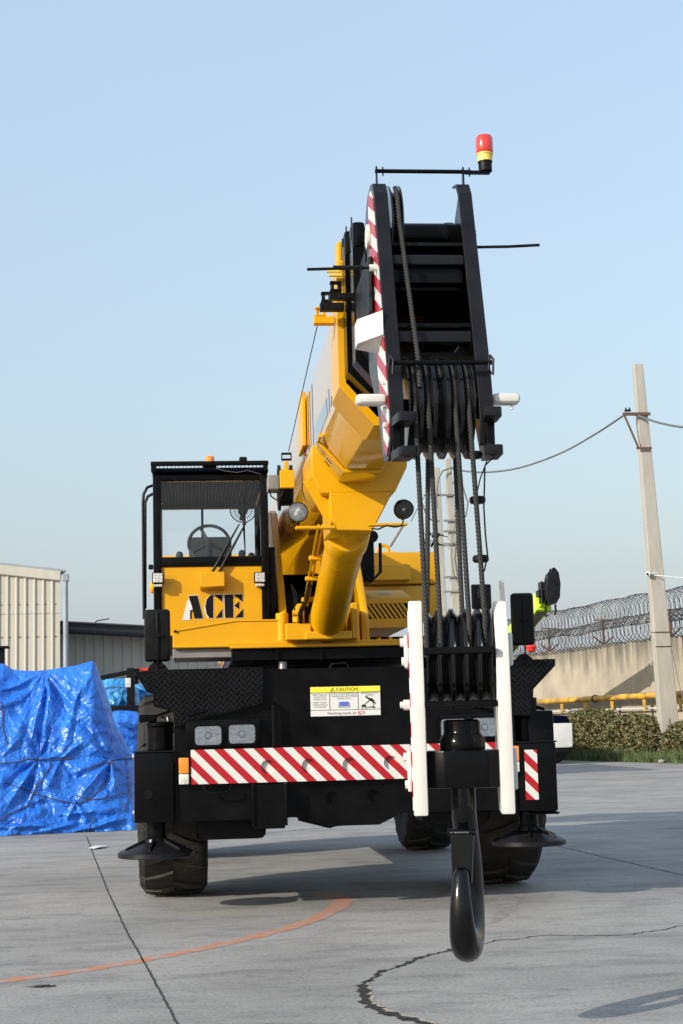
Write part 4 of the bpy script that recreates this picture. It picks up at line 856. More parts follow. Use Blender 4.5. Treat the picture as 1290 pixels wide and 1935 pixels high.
# rods, top bar, beacon
b = MB(); p, q = A(580, 509, -3.85), A(700, 506, -3.85); b.tube([p, q], .0062, 8); b.cyl(q+Vector((-.15, 0, 0)), q+Vector((-.03, 0, 0)), .009, n=10); b.obj('limit_switch_rod', BLM, boom)
MB().cyl(q+Vector((-.005, 0, 0)), Vector((-.2, q.y, q.z)), .014, n=12).obj('rod_socket', WHT, boom)
MB().tube([A(900, 467, -3.85), A(960, 466, -3.85), A(1019, 463, -3.85)], .0062, 8).obj('limit_switch_rod', BLM, boom)
zb_ = A(800, 324, -3.72).z
b = MB(); b.cyl((-.185, -3.72, zb_), (.215, -3.72, zb_), .0085, n=10); b.box((.19, .295), (-3.735, -3.705), (zb_-.008, zb_+.002), .002); b.obj('top_guard_bar', BLK, boom)
for x in (-.182, .178):
    MB().poly([Vector((x, -3.735, zb_-.07)), Vector((x, -3.70, zb_-.07)), Vector((x, -3.705, zb_+.015)), Vector((x, -3.72, zb_+.022)), Vector((x, -3.732, zb_+.015))], .006, (1, 0, 0), .001).obj('guard_bar_tab', BLK, boom)
    MB().cyl((x+.03, -3.72, zb_-.02), (x+.03, -3.72, zb_+.018), .003, n=6).obj('cotter_pin', BLM, boom)
bx_ = A(916, 300, -3.72).x
bc = MB().lathe([(.028, 0), (.028, .034), (.03, .036), (.03, .042)], (bx_, -3.72, zb_+.002), None, 24).obj('beacon', BLM, boom)
bcol = MB().lathe([(.031, 0), (.031, .026), (.034, .028), (.034, .034)], (bx_, -3.72, zb_+.044), None, 24).obj('beacon_collar', YPL, boom)
b = MB(); b.lathe([(.034, 0), (.036, .004), (.036, .066), (.03, .076), (.01, .08)], (bx_, -3.72, zb_+.078), None, 28); b.obj('beacon_dome', RED, boom)
# ropes
def rope(pts, r=.0088):
    P = []
    for a, b_ in zip(pts, pts[1:]):
        a, b_ = Vector(a), Vector(b_); n = max(2, int((b_-a).length/.006)); P += [a.lerp(b_, i/n) for i in range(n)]
    P.append(Vector(pts[-1])); return MB().tube(P, r, 12, lobes=6, twist=70).obj('hoist_rope', ROPE, C_, 60)
rope([(-.108, -3.74, 3.31), (-.107, -3.805, 3.24), (-.104, -3.83, 3.12), (-.085, -4.03, 2.60), (-.082, -4.07, 2.50), (-.082, -4.085, 2.40)])
TOPY, BOTY = -4.085, -4.19
for xt, px_b, py_b in ((-.100, 806, 1205), (-.048, 833, 1225), (.004, 831, 1160), (.056, 888, 1225), (.108, 918, 1225)):
    pb = A(px_b, py_b, BOTY); yb = BOTY if px_b != 831 else -3.86; yt = TOPY if px_b != 831 else -3.70
    arc = [(xt, -3.885-.176*math.cos(R_(a))*(1 if px_b != 831 else -1), 2.355+.176*math.sin(R_(a))) for a in range(150, -1, -10)]
    rope(arc+[(pb.x, yb, 1.50), (pb.x, yb, 1.37)])
rope([(.108, -3.70, 2.36), (.09, -3.86, 1.50), (.09, -3.86, 1.36)])
# anti-two-block weights, switch plate, chain cable
for px, py in ((896, 860), (902, 945), (908, 1056)):
    c = A(px, py, -4.07); MB().lathe([(.012, -.014), (.026, -.013), (.031, -.006), (.031, .006), (.026, .013), (.012, .014)], c, None, 24).obj('rope_weight', BLM, C_)
c = A(908, 1126, -4.0); MB().box((c.x-.035, c.x+.042), (-4.0, -3.985), (c.z-.05, c.z+.045), .014, 2).box((c.x-.012, c.x-.002), (-4.012, -4.0), (c.z-.012, c.z+.028), .003).obj('wedge_socket', GRAPH, C_)
MB().tube([Vector((.178, -4.17, 2.115)), A(916, 880, -4.15), A(914, 960, -4.15), A(917, 1010, -4.15), A(921, 1050, -4.15), A(915, 1078, -4.12), A(908, 1090, -4.08)], .0032, 6).obj('switch_cable', BLM, C_)
MB().tube([A(920, 870, -4.16), A(907, 905, -4.1), A(900, 935, -4.08)], .0028, 6).obj('switch_cable', BLM, C_)

# ------------------------------------------------------------------ hook block (hangs on the ropes: a thing of its own)
hk = thing('hook_block', (.03, -4.08, .3), 'white-sided hook block with a big black hook hanging from the boom head', 'hook')
def plate(x0_, x1_, top):
    pts = [(-4.22, .80), (-3.96, .80), (-3.86, 1.1), (-3.86, 1.45), (-3.98, top), (-4.12, top), (-4.20, top-.13), (-4.215, 1.2)]
    return MB().poly([Vector((x0_, y, z)) for y, z in pts], x1_-x0_, (1, 0, 0), .008, 2).obj('side_plate', WHT, hk)
pl = plate(-.150, -.098, 1.585); pr_ = plate(.165, .215, 1.575)
MB().poly([Vector((-.153, y, z)) for y, z in ((-4.20, .82), (-3.97, .82), (-3.88, 1.1), (-3.88, 1.44), (-3.99, 1.56), (-4.11, 1.56), (-4.19, 1.44), (-4.2, 1.2))], .0028, (1, 0, 0)).obj('striped_side', STRIPE_S, hk, 0)
MB().box((.198, .216), (-4.03, -3.99), (1.5, 1.66), .004, 1, Matrix.Rotation(R_(-2), 4, 'Y')).obj('top_tab', WHT, hk)
for z0_, z1_ in ((1.335, 1.455), (.885, 1.035)):
    MB().box((-.17, -.1535), (-4.17, -4.03), (z0_, z1_), .008, 2).cyl((-.17, -4.13, z1_-.025), (-.184, -4.13, z1_-.025), .016, n=8).cyl((-.17, -4.13, z0_+.025), (-.18, -4.13, z0_+.025), .016, n=8).obj('axle_keeper', WHT, hk)
    MB().box((.2155, .23), (-4.17, -4.03), (z0_, z1_), .008, 2).obj('axle_keeper', WHT, hk)
MB().cyl((-.15, -4.15, 1.20), (-.178, -4.15, 1.20), .019, n=8).cyl((-.178, -4.15, 1.20), (-.19, -4.15, 1.20), .012, n=8).obj('tie_bolt', WHT, hk)
for i in range(5): link('sheave', shm, SHV, hk, 40, (-.064+.049*i, -4.03, 1.375)).scale = (.95, .93, .93)
MB().cyl((-.098, -4.03, 1.375), (.165, -4.03, 1.375), .04, n=20).obj('sheave_axle', BLM, hk)
MB().box((-.098, .165), (-4.235, -4.21), (1.378, 1.404), .005).obj('rope_guard', BLK, hk)
MB().box((-.098, .165), (-4.22, -4.19), (1.185, 1.21), .004).obj('rope_guard', BLK, hk)
MB().poly([Vector((x, -4.2, .905)) for x in (0,)]+[], 0, (0, 0, 1)) if False else None
b = MB(); b.poly([Vector((-.0975, -4.17, .895)), Vector((-.0975, -3.99, .895)), Vector((.1645, -3.99, .895)), Vector((.1645, -4.17, .895)), (Vector((.12, -4.20, .895))), Vector((.0, -4.20, .895)), Vector((-.035, -4.20, .895))], .135, (0, 0, 1), .006, 2); b.obj('crosshead', BLK, hk)
MB().lathe([(.082, 1.03), (.084, 1.036), (.084, 1.07), (.07, 1.09), (.068, 1.10), (.068, 1.135), (.06, 1.142), (.02, 1.142)], (.035, -4.09, 0), None, 40).obj('swivel_nut', BLK, hk)
hx = .03
e = Vector((-.17, -.985, 0)); nrm = Vector((e.y, -e.x, 0))
path = [(0, .93, .045, .045), (0, .86, .046, .045), (-.005, .80, .046, .045), (-.03, .74, .048, .045), (-.075, .66, .052, .045), (-.105, .575, .058, .046), (-.108, .49, .064, .047), (-.085, .41, .068, .050), (-.04, .355, .070, .053), (.02, .338, .068, .054), (.075, .358, .062, .050), (.108, .40, .054, .046), (.122, .455, .046, .041), (.122, .51, .038, .036), (.112, .56, .031, .031), (.102, .595, .024, .026), (.098, .612, .012, .014)]
def cat(P, n=5):
    out = []
    for i in range(len(P)-1):
        p0, p1, p2, p3 = P[max(0, i-1)], P[i], P[i+1], P[min(len(P)-1, i+2)]
        for k in range(n):
            t = k/n; out.append(tuple(.5*((2*b_)+(-a+c)*t+(2*a-5*b_+4*c-d)*t*t+(-a+3*b_-3*c+d)*t**3) for a, b_, c, d in zip(p0, p1, p2, p3)))
    out.append(P[-1]); return out
hp_ = cat(path, 4); b = MB(); rings = []
for i, (u, z, a, c_) in enumerate(hp_):
    p0 = hp_[max(0, i-1)]; p1 = hp_[min(len(hp_)-1, i+1)]; tu, tz = p1[0]-p0[0], p1[1]-p0[1]; l = math.hypot(tu, tz); tu, tz = tu/l, tz/l
    o_ = Vector((hx, -4.09, z))+e*u; inn_ = e*(-tz)+Vector((0, 0, tu))
    rings.append([b.bm.verts.new(o_+inn_*(a*math.cos(2*math.pi*k/20))+nrm*(c_*math.sin(2*math.pi*k/20)*(1-.18*math.cos(2*math.pi*k/20)))) for k in range(20)])
for r0, r1 in zip(rings, rings[1:]):
    for k in range(20): b.bm.faces.new((r0[k], r0[(k+1) % 20], r1[(k+1) % 20], r1[k]))
b.bm.faces.new(rings[0]); b.bm.faces.new(rings[-1]); b.obj('hook', HOOKM, hk, 60)
lt, lb = Vector((hx, -4.09, .735))+e*.055, Vector((hx, -4.09, .555))+e*.085
b = MB(); dv = (lb-lt).normalized(); fr = nrm*.042
b.poly([lt-fr, lt+fr, lb+fr*.8, lb-fr*.8], .008, e, .002); b.poly([lt-fr, lt-fr-e*.035, lb-fr*.8-e*.02, lb-fr*.8], .005, nrm, .001); b.poly([lt+fr, lt+fr-e*.035, lb+fr*.8-e*.02, lb+fr*.8], -.005, nrm, .001)
b.cyl(lt-fr*1.25, lt+fr*1.25, .012, n=12); b.obj('safety_latch', BLK, hk)
b = MB(); b.tube([lt+Vector((.02*math.cos(t*.8), .012*math.sin(t*.8), .012*0))+nrm*(-.03+.0016*t) for t in range(38)], .003, 5); b.obj('latch_spring', STEEL, hk)
hk.rotation_euler = (0, 0, R_(-8.5))       # hangs free, turned a little

# ------------------------------------------------------------------ left: warehouse, shed, tarpaulins
def at_(px, py, Y): return A(px, py, Y)
WY = 20.0
ware = thing('warehouse', (-8, WY, 0), 'cream corrugated metal warehouse with sloping eave behind the blue tarpaulin', 'building')
xr = A(113, 1150, WY).x; zr = A(113, 1092, WY).z; zl = A(0, 1080, WY).z; slope = (zl-zr)/(xr-A(0, 1080, WY).x)
pw_ = .165; npan = 40
for i in range(npan):
    xa = xr-(i+1)*pw_; zt_ = zr+slope*(i+.5)*pw_
    if i == 0:
        pb = MB(); prof = [(0, 0), (.018, -.028), (.04, -.028), (.058, 0), (pw_, 0)]
        for (a, ya), (c, yc) in zip(prof, prof[1:]): pb.quad((a, ya, 0), (c, yc, 0), (c, yc, 1), (a, ya, 1))
        pm = bpy.data.meshes.new('wall_panel'); bmesh.ops.remove_doubles(pb.bm, verts=pb.bm.verts, dist=1e-5); bmesh.ops.recalc_face_normals(pb.bm, faces=pb.bm.faces); pb.bm.to_mesh(pm); pb.bm.free()
    o = link('wall_panel', pm, CREAM, ware, 0, (xa, WY, 0)); zs = 3.38; o.scale = (1, 1, zs)
    o = link('wall_panel', pm, CREAM, ware, 0, (xa, WY-.008, zs+.004)); o.scale = (1, 1, zt_-zs-.02)
L_ = npan*pw_
b = MB(); b.poly([Vector((xr+.02, WY-.07, zr-.06)), Vector((xr+.02, WY-.07, zr+.13)), Vector((xr-L_, WY-.07, zr+slope*L_+.13)), Vector((xr-L_, WY-.07, zr+slope*L_-.06))], .1, (0, 1, 0), .01); b.obj('fascia', CREAM, ware)
b = MB(); b.quad((xr, WY+.001, 0), (xr-3, WY+14, 0), (xr-3, WY+14, zr), (xr, WY+.001, zr)); b.obj('side_wall', SHEDM, ware, 0)
b = MB(); b.poly([Vector((xr+.12, WY-.05, zr+.11)), Vector((xr+.12, WY-.05, zr+.15)), Vector((xr-L_, WY-.05, zr+slope*L_+.17)), Vector((xr-L_, WY-.05, zr+slope*L_+.13))], 14, (-.22, 1, 0), 0); b.obj('roof', PIPEG, ware, 0)
p = A(123, 1092, WY-.1); MB().box((p.x-.05, p.x+.06), (WY-.12, WY+.03), (p.z-.06, p.z+.08), .01).obj('gutter_end', PIPEG, ware)
MB().tube([Vector((p.x+.0, WY-.06, p.z-.05)), Vector((p.x+.005, WY-.06, 2.5)), Vector((p.x+.01, WY-.06, .05))], .047, 12).obj('downpipe', PIPEG, ware)
MB().poly([Vector((p.x-.05, WY-.03, p.z-.05)), Vector((p.x+.0, WY-.03, p.z-.05)), Vector((p.x-.05, WY-.03, p.z-.45))], .04, (0, 1, 0)).obj('eave_bracket', ROOFM, ware)
sc_m = MB(); sc_m.cyl((0, 0, 0), (0, -.012, 0), .014, n=6); scm = bpy.data.meshes.new('screw'); sc_m.bm.to_mesh(scm); sc_m.bm.free()
for i in range(9):
    for z_ in (3.55, 2.95): link('screw', scm, RUST, ware, 0, (xr-.08-i*pw_-.02*(i % 2), WY-.002, z_))
SY = 23.0
shed = thing('low_shed', (0, SY, 0), 'low grey corrugated shed with a dark overhanging roof edge', 'building')
xl, z0_ = A(126, 1172, SY).x, A(128, 1195, SY).z; z1_ = A(275, 1203, SY).z; xe = A(275, 1203, SY).x; sl2 = (z1_-z0_)/(xe-xl)
spw = .19; nsp = 42
pb = MB(); prof = [(0, 0), (.012, -.02), (.024, -.02), (.036, 0), (spw, 0)]
for (a, ya), (c, yc) in zip(prof, prof[1:]): pb.quad((a, ya, 0), (c, yc, 0), (c, yc, 1), (a, ya, 1))
spm = bpy.data.meshes.new('wall_panel'); bmesh.ops.remove_doubles(pb.bm, verts=pb.bm.verts, dist=1e-5); bmesh.ops.recalc_face_normals(pb.bm, faces=pb.bm.faces); pb.bm.to_mesh(spm); pb.bm.free()
for i in range(nsp):
    o = link('wall_panel', spm, SHEDM, shed, 0, (xl-.4+i*spw, SY, 0)); o.scale = (1, 1, z0_+.1+sl2*(i*spw-.4))
L2 = nsp*spw
b = MB(); b.poly([Vector((xl-.4, SY-.5, z0_-.03)), Vector((xl-.4, SY-.5, z0_+.2)), Vector((xl+L2, SY-.5, z0_+.2+sl2*L2)), Vector((xl+L2, SY-.5, z0_-.03+sl2*L2))], .04, (0, 1, 0)); b.obj('roof_edge', ROOFM, shed, 0)
b = MB(); b.poly([Vector((xl-.4, SY-.56, z0_+.2)), Vector((xl-.4, SY-.56, z0_+.225)), Vector((xl+L2, SY-.56, z0_+.225+sl2*L2)), Vector((xl+L2, SY-.56, z0_+.2+sl2*L2))], 6, (0, 1, 0)); b.obj('roof', GREYP, shed, 0)
b = MB(); b.tube([Vector((xl-.4, SY-.52, z0_+.06)), Vector((xl+L2, SY-.52, z0_+.06+sl2*L2))], .07, 10); b.obj('gutter', ROOFM, shed)
b = MB(); b.quad((xl+L2-.4, SY, 0), (xl+L2-.4, SY+6, 0), (xl+L2-.4, SY+6, z1_), (xl+L2-.4, SY, z1_)); b.obj('side_wall', SHEDM, shed, 0)
p = A(178, 1172, SY-.3); p.z = z0_+.23+sl2*(p.x-xl+.4); MB().tube([p, p+Vector((.06, 0, .05)), p+Vector((.2, 0, .07)), p+Vector((.3, 0, .085))], .012, 6).obj('roof_cable', BLM, shed)

def tc(x, y): return x/4.45, 1200+y/4.45
prof_px = [(-400, 255), (-200, 215), (-60, 225), (0, 240), (30, 241), (70, 268), (105, 290), (180, 298), (290, 302), (385, 294), (520, 274), (650, 253), (740, 226), (780, 217), (800, 245), (830, 330), (870, 432), (920, 590), (960, 735), (1000, 805), (1040, 890), (1090, 985), (1120, 1040), (1136, 1200), (1150, 1600)]
RY = 9.75
prof_w = [(A(*tc(x, y), RY).x, max(.02, A(*tc(x, y), RY).z)) for x, y in prof_px]
def zr_(X):
    if X <= prof_w[0][0]: return prof_w[0][1]
    for (a, za), (c, zc) in zip(prof_w, prof_w[1:]):
        if a <= X <= c: return za+(zc-za)*(X-a)/(c-a)
    return .02
base_px = [(-420, 1705), (0, 1694), (300, 1680), (660, 1660), (1136, 1642)]
base_w = [G(*tc(x, y)) for x, y in base_px]
def yb_(X):
    if X <= base_w[0].x: return base_w[0].y
    for a, c in zip(base_w, base_w[1:]):
        if a.x <= X <= c.x: return a.y+(c.y-a.y)*(X-a.x)/(c.x-a.x)
    return base_w[-1].y
def rid(v): return 1-abs(2*(v-math.floor(v))-1)
apex = [(A(*tc(385, 300), RY).x, A(*tc(385, 300), RY).z, 11.0), (A(*tc(930, 1055), 9.2).x, A(*tc(930, 1055), 9.2).z, 9.0), (A(*tc(320, 1040), 9.1).x, A(*tc(320, 1040), 9.1).z, 8.0)]
def tcw(x, y): p = A(*tc(x, y), 9.25); return p.x, p.z
CREASE = []
for x0_, y0_, x1_, y1_, am, wdh in ((385, 297, 90, 930, .07, .12), (385, 297, 160, 800, -.05, .08), (385, 297, 235, 1000, .075, .10), (385, 297, 330, 1010, -.05, .07), (385, 297, 370, 1000, .06, .09), (385, 297, 450, 930, .05, .12), (385, 297, 560, 640, -.04, .10), (690, 385, 500, 890, .05, .06), (780, 222, 640, 560, .04, .08), (640, 560, 520, 1010, .05, .09), (930, 1058, 600, 600, -.05, .12), (930, 1058, 760, 920, .05, .08), (930, 1058, 960, 800, .04, .10), (930, 1058, 560, 1260, -.05, .09), (930, 1058, 640, 1400, .06, .09), (930, 1058, 880, 1300, -.05, .07), (930, 1058, 980, 1350, .05, .08), (320, 1042, 80, 1450, .06, .09), (320, 1042, 10, 1330, -.04, .09), (320, 1042, 200, 1500, -.05, .08), (320, 1042, 440, 880, -.04, .07), (520, 1030, 720, 880, .05, .08), (510, 1050, 390, 1330, .06, .09), (510, 1050, 660, 1240, -.04, .07), (0, 460, 300, 330, .05, .08), (0, 600, 220, 470, .05, .12), (40, 1000, 220, 820, .05, .08), (0, 1600, 520, 1580, .06, .07), (300, 1650, 700, 1560, .06, .06), (640, 1640, 1130, 1520, .08, .07), (500, 1500, 1100, 1440, .05, .08), (100, 1500, 480, 1380, -.04, .07), (640, 1400, 400, 1360, .04, .06), (640, 1400, 560, 1560, .05, .07), (640, 1400, 760, 1560, .05, .06)):
    CREASE.append((*tcw(x0_, y0_), *tcw(x1_, y1_), am, wdh))
def tarpY(X, z):
    zr0 = max(.05, zr_(X)); v = min(1, max(0, 1-z/zr0)); yb = yb_(X)
    Y = RY-(RY-yb)*(v**.75)
    d = 0
    for ax0, az0, k in apex:
        dx, dz = X-ax0, z-az0; r = math.hypot(dx, dz)+1e-4; th = math.atan2(dx, -dz)
        amp = (.05 if az0 > 1.5 else .022)*math.exp(-r/.8)*min(1, r/.15)*(.7+.9*N3(th*1.3, az0, ax0))
        if az0 > 1.5 and dz > 0: amp *= .2
        d += amp*(rid(th*k/math.pi*.6+1.3*N3(X, z, 3, 1.1))-.5)*2
    d += .07*N3(X, z, 5, 1.2)
    wx, wz = X+.12*N3(X, z, 21, 2.2), z+.12*N3(X, z, 33, 2.2)
    d += .040*(.5-1.6*abs(N3(wx*1.0+wz*.45, wz*.75-wx*.3, 9, 2.6)))+.018*(.5-1.6*abs(N3(wx*.8-wz*.6, wz+wx*.5, 17, 6.0)))+.008*(.5-1.6*abs(N3(wx, wz*1.3, 27, 13)))
    for (xa_, za_, xb_, zb2, am, wdh) in CREASE:
        ex, ez = xb_-xa_, zb2-za_; L2_ = ex*ex+ez*ez; t_ = max(0, min(1, ((X-xa_)*ex+(z-za_)*ez)/L2_))
        dd_ = math.hypot(X-xa_-t_*ex, z-za_-t_*ez)/(wdh*(.35+.65*t_))
        if dd_ < 1: d += am*(1-dd_)*min(1, .3+2*t_)*min(1, (1.02-t_)*3)
    cinch = math.exp(-((z-(.80+.05*math.sin(X*2.5)))/.07)**2)
    d -= .05*cinch
    skirt = max(0, 1-z/.35); d += .08*skirt*(N3(X*3.1, z*6, 7)+.6*N3(X*8, z*9, 1))
    edge = min(1, v/.12)
    return Y-d*edge
tarp = thing('tarpaulin_stack', (-2.7, 9.6, 0), 'tall stack wrapped in a crumpled blue tarpaulin tied down with cords', 'tarpaulin')
NX, NZ = 300, 190; Xa, Xb = prof_w[0][0], prof_w[-1][0]
b = MB(); grid = []
for j in range(NZ+1):
    row = []
    for i in range(NX+1):
        X = Xa+(Xb-Xa)*i/NX; z = zr_(X)*(1-j/NZ)
        row.append(b.bm.verts.new((X+.012*N3(X*5, z*5, 4), tarpY(X, z), max(.004, z+.012*N3(X*6, z*6, 8)*(j > 0)))))
    grid.append(row)
for j in range(NZ):
    for i in range(NX): b.bm.faces.new((grid[j][i], grid[j+1][i], grid[j+1][i+1], grid[j][i+1]))
NB = 14; prev = grid[0]
for j in range(1, NB+1):
    row = []
    for i in range(NX+1):
        v0 = grid[0][i].co; t = j/NB
        row.append(b.bm.verts.new((v0.x, v0.y+1.5*t**.8+.05*N3(v0.x, t*3, 1, 2), max(.004, v0.z*(1-t**2.2)))))
    for i in range(NX): b.bm.faces.new((prev[i], prev[i+1], row[i+1], row[i]))
    prev = row
b.obj('tarpaulin', TARP, tarp, 75)
def on_tarp(x, y):
    Y = 9.2
    for _ in range(6):
        p = A(*tc(x, y), Y); Y = tarpY(p.x, max(0.01, p.z))
    p = A(*tc(x, y), Y-.012); return p
CORD = mat('frayed_cord', (.075, .05, .05), .9, var=.5, scale=60)
for pts in ([(-60, 1085), (60, 1075), (170, 1062), (225, 1042), (380, 1050), (540, 1046), (620, 1030)], [(930, 1060), (1020, 1040), (1120, 1038)], [(930, 1065), (915, 1180), (880, 1250), (800, 1335), (720, 1395), (650, 1415), (540, 1400), (440, 1375), (330, 1345), (200, 1295), (40, 1240)], [(700, 1140), (800, 1100), (920, 1066)], [(-20, 1560), (90, 1500), (230, 1430), (300, 1290), (380, 1165), (440, 1085)], [(950, 1075), (1030, 1165), (1085, 1210), (1060, 1045)], [(1085, 1210), (1075, 1380), (1045, 1480)], [(5, 560), (20, 640), (15, 760), (40, 860), (60, 930)], [(640, 1350), (760, 1385), (880, 1370), (1060, 1325)], [(745, 1655), (755, 1600), (800, 1550)]):
    dd = []
    for (a, c), (e_, f2) in zip(pts, pts[1:]):
        n_ = max(2, int(math.hypot(e_-a, f2-c)/14)); dd += [on_tarp(a+(e_-a)*k/n_, c+(f2-c)*k/n_) for k in range(n_)]
    dd.append(on_tarp(*pts[-1])); MB().tube(dd, .0055, 6).obj('tie_cord', CORD, tarp)
# dark post standing behind the stack at the picture edge
p, q = A(-14, 1262, 11), A(17, 1221, 11)
st = thing('steel_stand', (p.x, 11, 0), 'black T-topped steel stand rising behind the tarpaulin stack', 'stand')
MB().box((p.x-.3, q.x), (10.9, 11.1), (q.z-.03, q.z), .005).obj('top_plate', BLM, st); pp = A(4, 1240, 11).x; MB().poly([Vector((pp-.06, 10.97, 0)), Vector((pp+.05, 10.97, 0)), Vector((pp+.03, 10.97, q.z-.03)), Vector((pp-.04, 10.97, q.z-.03))], .06, (0, 1, 0), .004).obj('post', BLM, st)
# second, half-covered machine behind
mc = thing('covered_machine', (-1.9, 13, 0), 'black-framed machine half covered by lighter blue sheeting behind the tarpaulin stack', 'machine')
MY = 13.0
p0, p1 = A(240, 1400, MY), A(254, 1262, MY)
MB().box((p0.x, p1.x), (MY, MY+.09), (.3, p1.z), .006).obj('frame_post', BLM, mc)
a_, c_ = A(186, 1277, MY+.0), A(262, 1262, MY); MB().poly([Vector((a_.x-.5, MY+.02, a_.z-.16)), Vector((a_.x, MY+.02, a_.z-.0)), Vector((c_.x, MY+.02, c_.z)), Vector((c_.x, MY+.02, c_.z-.06)), Vector((a_.x, MY+.02, a_.z-.07))], .08, (0, 1, 0), .004).obj('frame_beam', BLM, mc)
MB().box((a_.x-.5, a_.x-.42), (MY+1.6, MY+1.7), (.3, a_.z), .005).box((p0.x, p1.x), (MY+1.6, MY+1.7), (.3, p1.z), .005).box((p0.x+.01, p1.x-.01), (MY+.09, MY+1.6), (p1.z-.07, p1.z), .005).obj('frame_rear', BLM, mc)
p, q = A(196, 1303, MY+.5), A(236, 1282, MY+.5); MB().box((p.x-.3, q.x), (MY+.5, MY+.53), (p.z-.1, q.z), .004).obj('window_panel', TARPL, mc)
p, q = A(236, 1299, MY-.1), A(247, 1281, MY-.1); MB().box((p.x, q.x), (MY-.12, MY-.09), (p.z, q.z), .012, 2).obj('side_mirror', CLR, mc)
def lump(nm, px0, py0, px1, py1, Y, m, dep=.5, sd_=0):
    a0, a1 = A(px0, py1, Y), A(px1, py0, Y); b = MB(); n1, n2 = 60, 40; gr = []
    cx, cz, hw_, hh_ = (a0.x+a1.x)/2, (a0.z+a1.z)/2, (a1.x-a0.x)/2, (a1.z-a0.z)/2
    for j in range(n2+1):
        row = []
        for i in range(n1+1):
            u, v = i/n1*2-1, j/n2*2-1
            f = (1-abs(u)**3)*(1-abs(v)**3); x = cx+hw_*u*(1-.1*abs(v)**2); z = cz+hh_*v*(1-.12*u*u)
            row.append(b.bm.verts.new((x+.02*N3(x*6, z*6, sd_), Y-dep*.6*f**.5+dep*.3+.09*f*N3(x*3, z*3, sd_+1)+.05*(abs(N3(x*7, z*9, sd_+2))*2-.5), z+.03*N3(x*5, z*5, sd_+5))))
        gr.append(row)
    for j in range(n2):
        for i in range(n1): b.bm.faces.new((gr[j][i], gr[j][i+1], gr[j+1][i+1], gr[j+1][i]))
    bk = [gr[0], gr[-1]]
    r2 = [[b.bm.verts.new((v.co.x, Y+dep, v.co.z)) for v in row] for row in (gr[0], gr[-1])]
    for i in range(n1):
        b.bm.faces.new((gr[0][i], gr[0][i+1], r2[0][i+1], r2[0][i])); b.bm.faces.new((gr[-1][i], gr[-1][i+1], r2[1][i+1], r2[1][i])); b.bm.faces.new((r2[0][i], r2[0][i+1], r2[1][i+1], r2[1][i]))
    return b.obj(nm, m, mc, 75)
lump('sheeting', 175, 1295, 262, 1350, MY+.25, TARPL, .5, 3); lump('sheeting', 190, 1340, 275, 1560, MY-.5, TARP, .7, 11); lump('sheeting', 246, 1290, 300, 1330, MY+.9, TARPL, .4, 21)
p, q = A(205, 1345, MY-.1), A(265, 1330, MY-.1); MB().box((p.x, q.x), (MY-.15, MY+.2), (p.z-.03, q.z-.02), .01).obj('dash_panel', BLM, mc)
p = A(262, 1264, MY); MB().box((p.x-.1, p.x+.2), (MY+.1, MY+.3), (p.z-.04, p.z+.015), .005).obj('red_roof', RED, mc)

# ------------------------------------------------------------------ right: compound wall, razor wire, pipe, poles, verge
wd = Vector((.215, -.976, 0)).normalized(); wn = Vector((.976, .215, 0)).normalized()
W0 = Vector((10.9, 34.2, 0))+wn*2.5
def onw(px, py, off=0):
    d = ray(px, py); P = W0-wn*off; t = ((P-CAM).dot(wn))/(d.dot(wn)); return CAM+d*t
def wt(p): return (p-W0).dot(wd)
wall = thing('boundary_wall', W0, 'tall stained concrete boundary wall topped with razor wire', 'wall')
wh_ = 3.56; pl_ = 3.2; k0, k1 = -16, 8
bw = MB(); bw.box((-.0, .22), (-pl_/2+.004, pl_/2-.004), (0, 1), 0); 
for k in range(k0, k1):
    c = W0+wd*(k*pl_+1.1); b = MB(); th = math.atan2(wd.y, wd.x)
    vs = []
    n_ = 14
    top = [wh_+.02*N3(k*3+i*.4, 0, 0, 2)+.012*random.uniform(-1, 1) for i in range(n_+1)]
    for side in (0, .24):
        for i in range(n_+1):
            q = c+wd*(pl_*(i/n_-.5)*.9985)+wn*(side+(.006*(k % 2) if side == 0 else 0)); vs.append((b.bm.verts.new((q.x, q.y, 0)), b.bm.verts.new((q.x, q.y, top[i]))))
    m_ = n_+1
    for i in range(n_):
        b.bm.faces.new((vs[i][0], vs[i+1][0], vs[i+1][1], vs[i][1])); b.bm.faces.new((vs[m_+i][0], vs[m_+i+1][0], vs[m_+i+1][1], vs[m_+i][1])); b.bm.faces.new((vs[i][1], vs[i+1][1], vs[m_+i+1][1], vs[m_+i][1]))
    b.bm.faces.new((vs[0][0], vs[0][1], vs[m_][1], vs[m_][0])); b.bm.faces.new((vs[n_][0], vs[n_][1], vs[m_+n_][1], vs[m_+n_][0]))
    b.obj('wall_panel', WALLC, wall, 0)
